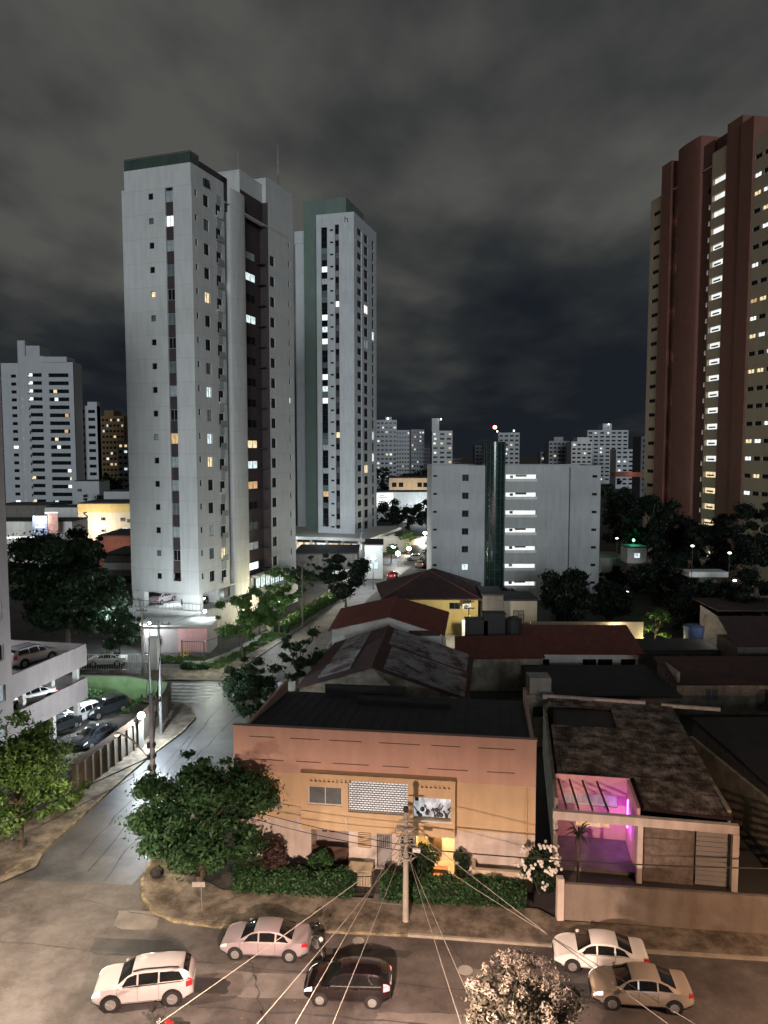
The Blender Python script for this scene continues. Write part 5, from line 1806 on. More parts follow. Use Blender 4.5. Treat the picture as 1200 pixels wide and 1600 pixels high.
ac = thing('air_conditioner', 'white air conditioner unit on the grey brown wall', 'air conditioner', at(729, 947, 102.6))
obj('casing', MB().box(-.55, -.3, -.38, .55, .38, .38), M['frame_white'], ac)
obj('fan', MB().tube((-.1, -.31, 0), (-.1, -.335, 0), .28, .28, 14), M['frame_dark'], ac)
low_block('white_house', 'white house with one dark window right of the yellow house', 16.4, 21.0, 104, 6, 4.6, 'beige_wall', parts=lambda t, w, h: window(t, (w * .45, -.02, h * .55), 0, 1.5, 1.5, 'dark_glass', recess=0, frame='frame_dark'))
P8 = util_pole('thin pale pole in lit back yard with tiny crossarms', (11.0, 98.2, 0), 6.0, .07, 2, 'pole', 1.4)
low_block('yard_wall', 'bright white yard wall below the yellow house', 10.4, 16.5, 100.8, .2, 2.6, 'white_wall', cat='wall', roof=False)

# low shed roof with red edge and dark tanks
hD = thing('lean_to_house', 'low house with red single slope roof and dark tanks', 'house', (7.6, 78.5, 0))
b = MB()
ribbed(b, V(0.2, 5.2, 4.6), V(9.2, 5.2, 4.8), V(9.2, .0, 3.6), V(-.2, .0, 3.5))
obj('roof', b, M['roof_red'], hD)
b = MB().box(.2, .3, 0, 9.0, 5, 3.4)
obj('wall', b, M['old_wall'], hD)
for i, (px, lab) in enumerate(((745, 'dark square cistern on the left of the shed roof'), (772, 'tallest dark cistern in the middle over the shed roof'), (803, 'dark round tank on the right over the shed roof'))):
    p = at(px, 990, 85.5)
    t = thing('water_tank', lab, 'water tank', (p.x, 86, 0), 0, 'dark cisterns behind the red shed roof')
    if i < 2:
        obj('tank', MB().box(-1.2, -.8, 3.2, 1.2, .8, 6.0 + .7 * i), M['tank_dark'], t)
        obj('lid', MB().box(-1.3, -.9, 6.004 + .7 * i, 1.3, .9, 6.12 + .7 * i), M['tank_dark'], t)
    else:
        obj('tank', MB().tube((0, 0, 3), (0, 0, 6.1), 1.1, .95, 14), M['tank_dark'], t)
        obj('lid', MB().tube((0, 0, 6.104), (0, 0, 6.3), .6, .5, 12), M['tank_dark'], t)
    obj('stand', MB().box(-1, -.6, 0, 1, .6, 3.0), M['concrete_dark'], t)

# red roofed house with the white wall
hE = thing('red_roof_house', 'long red roofed house with white wall and three windows', 'house', (15.9, 81.8, 0))
W_ = 11.7
b = MB()
ribbed(b, V(-.7, 5.2, 5.1), V(W_ + .3, 5.2, 5.1), V(W_ + .5, -.6, 3.25), V(-.5, -.6, 3.3))
b2 = MB()
obj('roof', b, M['roof_red'], hE)
b = MB()
ribbed(b, V(-.7, 5.25, 5.1), V(W_ + .3, 5.25, 5.1), V(W_ + .3, 10, 3.2), V(-.7, 10, 3.2))
obj('roof', b, M['roof_red'], hE)
fE = Face((0, 0, 0), 0, W_, 3.2, hE, .2)
for x, w in ((1.3, 1.5), (6.4, 1.5), (8.1, 1.6), (10.6, 1.6)):
    fE.win(x, 2.05, w, 1.0, 'dark_glass', frame='frame_dark')
b = fE.build(MB())
b.box(0, .05, 0, .2, 9, 3.2)
b.box(W_ - .2, .05, 0, W_, 9, 3.2)
obj('wall', b, M['white_wall'], hE)
low_block('garden_wall', 'long lit ochre wall edge above the red roof', X(832, 96), X(1010, 96), 96, .3, Zp(972, 96), 'beige_wall', cat='wall', roof=False)
low_block('flat_roof_house', 'dark flat roof house in front of the white walled house', 14.5, 27.0, 68.5, 10, 2.6, 'concrete_dark')
tw = thing('water_tower', 'small plastered tank tower between the flat roofs', 'tower', (12.2, 63.5, 0))
obj('shaft', MB().box(0, 0, 0, 2.1, 2, 4.2).box(-.1, -.1, 4.204, 2.2, 2.1, 4.5), M['old_wall'], tw)
obj('tank', MB().box(.15, .15, 4.51, 1.95, 1.9, 5.9), M['concrete'], tw)
obj('opening', MB().box(.4, -.02, 2.6, 1.7, -.004, 3.5), M['tank_dark'], tw)
# houses on the right
hG = thing('small_house', 'small house with red roof edge and arched porch at right', 'house', (28.0, 71.5, 0))
b = MB()
ribbed(b, V(-1, 4.2, 4.5), V(14, 4.2, 4.5), V(14, -.6, 3.1), V(-.6, -.6, 3.1))
obj('roof', b, M['roof_dark'], hG)
fG = Face((0, 0, 0), 0, 13.5, 3.2, hG, .25)
fG.hole(7.4, 0.1, 8.9, 2.5, 1.2, True)
fG.hole(9.8, 0.1, 11.6, 2.5, 1.2, True)
fG.win(3.2, 1.9, 1.2, 1.2, 'grey_glass')
b = fG.build(MB())
b.box(-.25, -.3, 0, 0, 5, 4.2)
obj('wall', b, M['old_wall'], hG)
low_block('flat_house', 'dark flat house with blue tank under the lit tree', X(1000, 84), X(1130, 84), 84, 5, 2.8, 'concrete_dark')
bt = thing('water_tank', 'blue tank standing beside the leaning pale wall', 'water tank', (X(1090, 92), 92, 0))
obj('tank', MB().tube((0, 0, 2.2), (0, 0, 3.9), 1.1, 1.25, 14), M['blue_tank'], bt)
obj('lid', MB().tube((0, 0, 3.904), (0, 0, 4.1), .9, .7, 14), M['blue_tank'], bt)
obj('stand', MB().box(-1, -.8, 0, 1, .8, 2.2), M['concrete_dark'], bt)
rw = thing('retaining_wall', 'pale sloping wall end beside a round opening at right', 'wall', (X(1095, 92), 92, 0))
obj('wall', MB().prism([(.4, 0), (4.6, -1), (4.6, -.7), (.4, .3)], 0, 4.5, [6.4, 3.6, 3.6, 6.4]).box(4.4, -1.5, 0, 13, -1.2, 4.2), M['old_wall'], rw)
obj('round_opening', MB().tube((8.4, -1.56, 2.2), (8.4, -1.5, 2.2), 1.5, 1.5, 20), M['concrete'], rw)
obj('roof', MB().box(2.5, .2, 5.6, 16, 8, 5.8), M['roof_dark'], rw)
hH = thing('corner_house', 'big dark roofed house cut by the right edge', 'house', (X(1160, 80), 80, 0))
b = MB()
ribbed(b, V(0, 5, 6.6), V(12, 5, 6.6), V(12, -.8, 4.6), V(-.6, -.8, 4.6))
obj('roof', b, M['roof_dark'], hH)
obj('wall', MB().box(0, 0, 0, 12, 5, 4.5), M['concrete_dark'], hH)

lamp('yard_light', (X(1125, 88), 88.5, 4.2), 130, (1, .92, .8), .2)
# old sheet roof house on the right with the magenta porch
oF = V(9.75, 43.7, 0)
hF = thing('bungalow', 'bungalow with stained old roof and magenta lit porch', 'house', oF, RAD(-9.5))
b = MB()
RF = lambda x, y: V(x, y, 4.25 + .035 * y)
F0, F1, F2, F3 = V(5.4, 1.0, 3.95), V(10.4, .5, 3.95), V(10.2, 18.2, 4.6), V(1.2, 18.8, 4.6)
# sheets laid in courses, each its own piece
rf = obj('roof_deck', MB().poly([V(5.4, 1.0, 3.88), V(10.4, .5, 3.88), V(10.2, 18.2, 4.50), V(1.2, 18.8, 4.50), V(.5, 6.5, 4.05), V(5.2, 6.3, 4.05)]), M['roof_dark'], hF)
rr = random.Random(12)
for c in range(9):
    y0 = .9 + c * 2.0
    y1 = y0 + 2.12
    x_l = 5.5 if y0 < 4.6 else .7
    x_r = 10.35
    nsh = int((x_r - x_l) / 1.12)
    for j in range(nsh):
        if c >= 6 and j < 4 and c < 8:
            continue
        xa, xb = x_l + (x_r - x_l) * j / nsh, x_l + (x_r - x_l) * (j + 1) / nsh + .06
        za, zb = 3.93 + .036 * y0 + .06 * rr.random(), 3.99 + .036 * y1 + .06 * rr.random()
        sb_ = MB()
        m_ = 10
        vs = []
        for q in range(m_ + 1):
            x = xa + (xb - xa) * q / m_
            d_ = .035 * (q % 2)
            vs += [(x, y0, zb * 0 + za + d_), (x, min(y1, 18.7), zb + d_)]
        sb_.add(vs, [(2 * q, 2 * q + 2, 2 * q + 3, 2 * q + 1) for q in range(m_)])
        obj('roof_sheet', sb_, M['roof_old'], hF)
obj('dark_pit', MB().box(1.2, 13.0, 4.3, 5.2, 17.0, 4.42), M['tank_dark'], hF)
k = MB().beam((.3, 18.9, 4.75), (8.4, 18.5, 4.75), .3, .35)
k.beam((9.6, 18.4, 4.7), (14, 18.1, 4.7), .25, .25)
obj('ridge_beam', k, M['house_white'], hF)
k = MB()
k.box(.35, 1.2, 0, .55, 18.5, 4.2)
k.box(10.2, 1.2, 0, 10.4, 18.2, 4.2)
k.box(.55, 18.2, 0, 10.2, 18.4, 4.4)
k.box(5.2, 1.6, 0, 5.4, 4.6, 3.9)
k.box(5.4, 1.4, 0, 10.2, 1.6, 3.0)
obj('wall', k, M['old_wall'], hF)
# porch: pink back wall with windows, white beam, magenta light
pf = Face((.56, 4.4, 0), 0, 4.62, 4.35, hF, .2)
pf.win(2.2, 2.75, 3.4, .75, 'lit_pinkish', mull=3, frame='frame_white')
pf.win(2.4, 1.25, 2.2, .7, 'lit_amber', mull=1, frame='frame_white')
obj('porch_wall', pf.build(MB()), M['pink_wall'], hF)
obj('porch_side', MB().box(5.0, .4, 0, 5.18, 4.39, 4.3), M['pink_wall'], hF)
k = MB()
k.beam((.2, .2, 3.65), (10.5, .05, 3.65), .35, .5)
k.box(10.15, -.2, 0, 10.5, .2, 3.4)
k.box(.25, .2, 0, .5, .5, 3.4)
k.box(5.0, -.1, 0, 5.3, .3, 3.4)
obj('beam', k, M['house_white'], hF)
k = MB()
for x in (1.0, 1.7, 2.5, 3.4):
    k.beam((x, .4, 3.95), (x - .25, 4.35, 4.0), .09, .14)
obj('pergola_bar', k, M['wood_dark'], hF)
k = MB().box(5.4, .25, 0, 8.2, .45, 3.3)
obj('stone_cladding', k, M['stone_clad'], hF)
k = MB()
for i in range(11):
    k.box(8.3, .30, .05 + i * .29, 10.15, .38, .31 + i * .29)
obj('garage_door', k, M['garage_grey'], hF)
k = MB().tube((4.93, 3.4, 1.6), (4.93, 3.4, 3.4), .05, .05, 6)
obj('light_tube', k, M['magenta_tube'], hF)
lamp('magenta_lamp', hF.matrix_basis @ V(4.45, 3.0, 2.1), 95, (.66, .12, 1.0), .15)
lamp('porch_lamp', hF.matrix_basis @ V(1.6, 3.6, 3.3), 16, (1, .7, .5), .2)
obj('floor', MB().box(.6, .5, 0.1, 5.0, 4.3, .3), M['concrete_dark'], hF)
sw2 = thing('side_wall', 'long sloping wall running back beside old roof bungalow', 'wall', (22.6, 43.5, 0))
obj('wall', MB().beam((1.8, 0, 1.6), (1.0, 14, 1.6), .25, 3.2), M['old_wall'], sw2)
low_block('dark_yard_house', 'dark flat roofed house right of the bungalow', 25.2, 42, 47, 14, 3.2, 'concrete_dark')
lt = thing('lattice_wall', 'beige lattice block wall at the right edge', 'wall', (22.9, 43.8, 0))
k = MB()
for i in range(13):
    k.box(i * .5, 0, .4, i * .5 + .12, .2, 3.6)
for j in range(9):
    k.box(0, .02, .4 + j * .4, 6.2, .18, .52 + j * .4)
obj('lattice', k, M['old_wall'], lt, stuff=True)
obj('base', MB().box(0, -.05, 0, 6.2, .25, .398), M['old_wall'], lt)

# ------------------------------------------------------------------ the pink flat roofed house in front
oP = V(-9.1, 45.2, .14)
PH = thing('corner_house', 'two storey pink and tan house with a flat dark roof on the corner', 'house', oP, math.atan2(-2.4, 17.8))
WP = 18.0
b = MB().box(0, 0, 5.62, WP, .25, 8.35)
b.box(0, .25, 5.62, .22, 12, 7.6)
b.box(WP - .22, .25, 5.62, WP, 12, 7.6)
pb = obj('pink_band', b, M['pink_band'], PH)
k = MB()
for z in (6.35, 7.75):
    x = 1.0
    while x < 17:
        L = random.uniform(1.5, 2.6)
        k.box(x, -.015, z, min(17.4, x + L), -.002, z + .045)
        x += L + random.uniform(.5, 1.1)
obj('expansion_joint', k, M['wood_dark'], pb)
obj('coping', MB().box(-.05, -.06, 8.354, WP + .05, .3, 8.42), M['pink_band'], pb)
k = MB()
k.add([(.1, .26, 7.75), (WP - .1, .26, 7.75), (WP - .1, 12.1, 6.7), (.1, 12.1, 6.7), (.1, .26, 7.6), (WP - .1, .26, 7.6), (WP - .1, 12.1, 6.55), (.1, 12.1, 6.55)], [(0, 1, 2, 3), (7, 6, 5, 4), (3, 2, 6, 7), (1, 5, 6, 2), (0, 3, 7, 4)])
rfp = obj('roof', k, M['roof_sheet'], PH)
for i in range(24):
    x = .3 + i * .75
    obj('roof_rib', MB().beam((x, .3, 7.755), (x, 12.05, 6.715), .05, .025), M['roof_sheet'], rfp)
k = MB().beam((6, 9.6, 7.1), (12.6, 9.4, 7.1), .9, .35)
k.beam((3.2, 11.6, 7.2), (9.2, 11.7, 7.2), .4, .6)
obj('roof_box', k, M['roof_sheet'], PH)
ft_ = Face((0, .02, 2.72), 0, WP, 2.9, PH, .25)
ft_.hole(4.35, .1, 13.3, 2.85, .6)
obj('tan_wall', ft_.build(MB()), M['tan_wall'], PH)
# projecting bay on the upper floor
by = Face((4.3, -.62, 2.55), 0, 9.1, 3.4, PH, .25)
by.hole(.45, 2.92, 3.0, 3.14, .2, True)
by.hole(7.0, 2.92, 8.95, 3.14, .2, True)
by.win(1.45, 2.05, 2.05, 1.12, 'grey_glass', frame='frame_white')
by.hole(2.85, 1.16, 6.35, 3.08, .3)
by.hole(6.68, 1.02, 8.85, 2.32, .3)
b = by.build(MB())
b.box(4.3, -.61, 2.52, 4.5, .2, 5.94)
b.box(13.2, -.61, 2.52, 13.4, .2, 5.94)
b.box(4.5, -.45, 5.8, 13.2, .2, 5.94)
b.box(4.5, -.45, 2.52, 13.2, .2, 2.6)
bay = obj('bay', b, M['tan_wall'], PH)
# breeze block screen: webs of thin bars staggered row by row
k = MB()
x0, x1, z0, z1 = 4.3 + 2.86, 4.3 + 6.34, 2.55 + 1.17, 2.55 + 3.07
rows = 14
for r in range(rows + 1):
    z = z0 + (z1 - z0) * r / rows
    k.box(x0, -.60, z - .016, x1, -.53, z + .016)
for r in range(rows):
    za, zb = z0 + (z1 - z0) * r / rows, z0 + (z1 - z0) * (r + 1) / rows
    for j in range(16):
        x = x0 + (x1 - x0) * (j + (.5 if r % 2 else 0.05)) / 16
        k.box(x - .016, -.595, za + .016, x + .016, -.535, zb - .016)
obj('breeze_block_screen', k, M['concrete_dark'], bay, stuff=True)
obj('lit_room_wall', MB().box(x0 - .1, -.1, z0 - .1, x1 + .1, -.05, z1 + .1), emit('room_glow', (1.0, .97, .95), .85, .3, .8), bay)
for (a0, a1) in ((.45, 3.0), (7.0, 8.95)):
    k = MB()
    j = a0
    while j < a1:
        k.box(4.3 + j, -.605, 5.47, 4.3 + j + .12, -.5, 5.69)
        j += .26
    obj('vent_block', k, M['tan_wall'], bay)
# lit room behind the right opening, with things standing in it
obj('lit_room_back', MB().box(10.9, -.12, 3.5, 13.2, -.08, 4.95), emit('room_back', (.92, .95, 1.0), .75, .75, 2.2), bay)
k = MB()
rr = random.Random(5)
for i in range(16):
    x = 11.1 + 1.95 * rr.random()
    z = 3.62 + .5 * rr.random()
    k.ball((x, -.22, z), .05 + .1 * rr.random(), 6, 4)
    k.beam((x, -.22, z), (x + rr.uniform(-.25, .25), -.2, z + rr.uniform(.1, .5)), .05)
k.box(11.05, -.25, 4.5, 11.25, -.15, 4.9)
obj('room_furniture', k, M['frame_dark'], bay)
obj('sill', MB().box(10.9, -.72, 3.47, 13.25, -.58, 3.56), M['frame_white'], bay)
# white ground floor
gf = Face((0, .04, 0), 0, WP, 2.72, PH, .3)
gf.hole(4.75, .05, 7.05, 2.55, 1.5)
gf.win(8.0, 1.75, .8, .95, 'wood_dark', frame='frame_grey', mull=0)
gf.win(11.0 - .45, 1.7, .8, 1.0, 'dark_glass', frame='frame_grey', mull=0)
gf.hole(8.75, .05, 9.65, 2.25, .2)
gf.hole(11.1, .05, 13.35, 2.6, 1.6)
obj('ground_floor_wall', gf.build(MB()), M['house_white'], PH)
dr = obj('door', MB().box(8.78, .16, .06, 9.62, .22, 2.22), M['door_grey'], PH)
k = MB()
for i in range(6):
    k.box(8.9 + i * .11, .12, 1.35, 8.94 + i * .11, .155, 2.05)
obj('grille', k, M['frame_dark'], dr)
k = MB()
for i in range(8):
    k.box(7.64, .05, 1.32 + i * .11, 8.36, .12, 1.38 + i * .11)
obj('louvre', k, M['tan_wall'], PH)
k = MB().box(4.76, 1.5, .05, 7.04, 1.56, 2.55)
rc_ = obj('garage_back', k, M['concrete_pink'], PH)
for x in (5.25, 5.75):
    window(rc_, (x, 1.49, 1.9), 0, .28, 1.1, 'dark_glass', recess=0, mull=0, frame='frame_dark')
obj('gate_panel', MB().box(4.8, .1, .06, 7.0, .15, 1.15), M['wood_dark'], PH)
obj('porch_back', MB().box(11.11, 1.6, .05, 13.34, 1.66, 2.6), M['beige_wall'], PH)
obj('porch_grille', MB().box(12.05, 1.2, .4, 12.55, 1.26, 2.45), M['wood_dark'], PH)
lamp('porch_lamp', PH.matrix_basis @ V(12.7, .5, 2.3), 420, (1.0, .62, .22), .08)
obj('porch_bulb', MB().ball((12.9, .8, 2.5), .07, 8, 5), M['lamp_warm'], PH)
k = [MB().box(11.6, -.62 - .42 * i, 0, 13.0, -.2 - .42 * i, .62 - .16 * i) for i in range(4)]
for q in k:
    obj('step', q, M['step_red'], PH)
obj('planter_wall', MB().box(14.4, -1.2, 0, 17.8, -.95, 1.1).box(14.4, -.95, 0, 14.6, 0, 1.1), M['beige_wall'], PH)
obj('garden_step', MB().box(7.3, -1.9, 0, 8.7, -.9, .9), M['beige_wall'], PH)
obj('path', MB().box(9.0, -3.4, 0, 10.6, -.02, .03), M['concrete_dark'], PH)
for x in (.5, 17.5):
    obj('downpipe', MB().tube((x, -.06, .1), (x, -.06, 5.55), .045, .045, 6), M['tan_wall'], PH)
k = MB().beam((7.1, -.7, 2.6), (7.0, -.75, 3.5), .05).beam((4.1, -.2, 2.5), (4.0, -.25, 3.3), .05)
obj('rod', k, M['frame_white'], PH)
k = MB().box(2.0, -.34, 3.5, 2.9, -.02, 4.1)
acb = obj('air_conditioner_box', k, M['frame_grey'], PH)
obj('fan', MB().tube((2.35, -.345, 3.8), (2.35, -.36, 3.8), .22, .22, 14), M['frame_dark'], acb)
# garden of the pink house
hedge('clipped green hedge left of the iron gate along the pavement', (-8.6, 42.15, .13), (-1.6, 41.5, .13), .9, 1.0, 4600, .10, 'leaf_mid', 30)
hedge('clipped green hedge right of the iron gate behind pole', (-.2, 41.3, .13), (7.8, 40.5, .13), .9, 1.05, 5200, .10, 'leaf_mid', 31)
gt = thing('garden_gate', 'small iron bar gate between the two front hedges', 'gate', (-1.5, 41.35, .13))
k = MB()
for i in range(9):
    k.tube((i * .15, 0, .08), (i * .15, 0, 1.15), .016, n=4)
for z in (.12, 1.1):
    k.beam((0, 0, z), (1.2, 0, z), .035)
obj('bars', k, M['metal_dark'], gt)
bush('round clipped dark bush behind the centre pole by the steps', (1.9, 42.9, .14), (1.35, 1.2, 1.35), 3200, .11, 'leaf_dark', 32)
bush('reddish purple bush beside the big corner tree', (-6.6, 43.3, .14), (1.6, 1.0, 1.25), 2400, .13, 'leaf_purple', 33)
bush('small upright green plants beside the left garage opening', (-3.7, 43.3, .14), (1.2, .7, .9), 1300, .12, 'leaf_mid', 34)
bush('tall thin creeper beside the lit porch', (4.55, 42.7, .14), (.55, .45, 1.35), 1100, .11, 'leaf_dark', 35, 'plant', 'plant')
bush('low leafy plants at the foot of the planter wall', (5.4, 41.7, .14), (1.2, .6, .6), 1000, .11, 'leaf_mid', 36, 'plant', 'plant')
fb_ = bush('round bush full of white flower heads right of house', (8.75, 41.5, .14), (1.35, 1.1, 1.5), 3600, .11, 'leaf_dark', 37)
rng = np.random.default_rng(3)
fl_ = MB()
for i in range(30):
    d = rng.normal(size=3)
    d /= np.linalg.norm(d)
    if d[1] > .3:
        d[1] *= -1
    c = d * np.array([1.25, 1.05, 1.25]) + np.array([0, 0, 1.75])
    for j in range(4):
        fl_.ball(Vector(c) + Vector(rng.normal(size=3)) * .08, .09, 6, 4)
obj('flower_head', fl_, M['flower_white'], fb_)
pl = thing('palm_plant', 'spiky small palm in front of the magenta porch', 'plant', (11.2, 42.6, .1))
obj('stem', MB().tube((0, 0, 0), (0, 0, 2.9), .09, .07, 6), M['bark'], pl)
for i in range(18):
    a = i * 2.4
    e = V(math.cos(a), math.sin(a), .0) * (.75 + .1 * (i % 3)) + V(0, 0, 3.0 + .5 * math.sin(i * 1.7))
    m_ = (V(0, 0, 2.9) + e) / 2 + V(0, 0, .25)
    s_ = V(-math.sin(a), math.cos(a), 0) * .06
    obj('frond', MB().poly([V(0, 0, 2.9) - s_, m_ - s_, e, m_ + s_, V(0, 0, 2.9) + s_]), M['leaf_dark'], pl)
# wall along the pavement right of the house
M['wall_brown2'] = mat('wall_brown2', (0.20, 0.165, 0.135), 0.9, 0.2, 0.6, streak=0.6, bump=0.2)
rw2 = thing('street_wall', 'long beige plastered street wall and gates right of house', 'wall', (9.5, 39.2, .13))
k = MB()
k.beam((0, 0, 1.0), (12, -1.4, 1.0), .22, 2.0)
k.beam((14.5, -1.7, 1.0), (34, -4.0, 1.0), .22, 2.0)
obj('wall', k, M['wall_brown2'], rw2)
obj('pillar', MB().box(-.3, -.2, 0, .05, .2, 2.3), M['house_white'], rw2)
for i in range(12):
    p = V(12.1, -1.41, 0).lerp(V(14.4, -1.69, 0), i / 11)
    obj('gate_slat', MB().box(p.x - .09, p.y - .03, .08, p.x + .09, p.y + .03, 1.95), M['garage_grey'], rw2)

# ------------------------------------------------------------------ the centre pole with its fan of cables
P0 = thing('utility_pole', 'pale concrete pole in front of pink house with fanning cables', 'utility pole', (1.15, 39.0, .13), 0, 'utility poles')
obj('shaft', MB().tube((0, 0, 0), (0, 0, 6.0), .17, .12, 10), M['pole'], P0, smooth=True)
obj('cap', MB().ball((0, 0, 6.12), .16, 8, 6, 1.3), M['metal_dark'], P0)
k = MB()
for z, L in ((5.6, .75), (5.2, 1.0), (4.75, .8), (4.3, 1.1)):
    k.beam((-L * .5, -.16, z), (L * .5, -.16, z), .06, .07)
obj('bracket', k, M['metal'], P0)
k = MB()
rr = random.Random(9)
for i in range(16):
    z = rr.uniform(3.4, 5.4)
    a = rr.uniform(0, 6.28)
    r = rr.uniform(.25, .65)
    k.path([V(r * math.cos(a + t * .7), r * .6 * math.sin(a + t * .7) - .15, z + .08 * math.sin(t * 2 + i)) for t in range(8)], .02, 4)
obj('cable_loop', k, M['cable_pale'], P0)
k = MB().tube((.35, -.25, 4.05), (.75, -.25, 4.0), .12, .12, 8)
obj('splice_box', k, M['frame_white'], P0)
top = V(1.15, 38.9, .13)
for lab, z, q, s, r in (('thickest pale cable fanning down to the lower left', 5.3, (-5.6, 16.0, 6.0), .25, .016), ('pale cable just right of the thickest left one', 4.4, (-4.0, 16.0, 5.4), .25, .016),
                        ('pale cable leading far left over the hedge', 4.2, (-17.0, 16.0, 4.0), .3, .018), ('thin pale cable between the left fanning cables', 4.2, (-9.5, 16.0, 4.6), .3, .016),
                        ('pale cable right of the pole running down the road', 4.1, (4.2, 16.0, 4.6), .25, .016), ('second pale cable close right of pole', 4.0, (5.6, 16.0, 4.6), .25, .016),
                        ('pale cable fanning to the lower right', 5.4, (14.6, 16.0, 6.2), .25, .016), ('thinner pale cable beside the lower right one', 4.3, (18.5, 16.0, 5.4), .3, .014)):
    cable(lab, top + V(0, 0, z), q, s, r, 'cable_pale', 'pale cables fanning from the centre pole', n=10)
cable('thin dark cable running left from the centre pole past house', top + V(0, 0, 4.2), (-13.9, 45.1, 5.2), .35, .02)
cable('second dark cable running left from centre pole', top + V(0, 0, 3.9), (-13.9, 45.1, 4.9), .5, .02)
cable('dark cable bundle running right from the centre pole', top + V(0, 0, 4.1), (30, 36.5, 4.5), .5, .035)
# street sign at the corner
ss = thing('street_sign', 'small pale sign post on the corner pavement', 'sign', (-9.9, 39.9, .13))
obj('post', MB().tube((0, 0, 0), (0, 0, 1.5), .03, n=6), M['metal'], ss)
obj('plate', MB().box(-.5, -.02, 1.35, .2, .02, 1.62), M['concrete'], ss)
bag = thing('rubbish_bag', 'black rubbish bag on the kerb under the corner tree', 'bag', (-13.3, 43.2, .13))
obj('bag', MB().ball((0, 0, .3), .42, 9, 6, .75).ball((.1, 0, .62), .13, 6, 4), M['rubber'], bag)

# ------------------------------------------------------------------ cars
SHAPES = {
    'sedan': dict(L=4.45, W=.86, belt=.93, top=[(-2.22, .62), (-2.18, .90), (-2.05, 1.03), (-1.55, 1.08), (-1.2, 1.22), (-.75, 1.41), (-.3, 1.48), (.25, 1.46), (.55, 1.38), (1.22, 1.02), (1.75, .90), (2.08, .76), (2.22, .55)],
                  roof=(-.72, .42), cowl=1.18, deck=-1.5, pillars=(-1.28, -.62, .22, 1.02), wheels=(-1.32, 1.38), wr=.31, clad=False),
    'suv': dict(L=4.45, W=.91, belt=1.06, top=[(-2.22, .7), (-2.2, 1.10), (-2.05, 1.42), (-1.75, 1.62), (-1.2, 1.68), (0, 1.69), (.4, 1.62), (.6, 1.52), (1.12, 1.14), (1.75, 1.05), (2.08, .92), (2.22, .62)],
                roof=(-1.75, .38), cowl=1.1, deck=-2.12, pillars=(-1.85, -.75, .18, .95), wheels=(-1.32, 1.36), wr=.36, clad=True),
    'hatch': dict(L=3.95, W=.85, belt=.96, top=[(-1.97, .66), (-1.95, 1.0), (-1.8, 1.30), (-1.5, 1.47), (-1.0, 1.53), (-.1, 1.53), (.3, 1.47), (.5, 1.38), (1.06, 1.02), (1.55, .92), (1.84, .78), (1.97, .55)],
                  roof=(-1.5, .3), cowl=1.02, deck=-1.9, pillars=(-1.6, -.62, .18, .9), wheels=(-1.18, 1.2), wr=.30, clad=False),
}


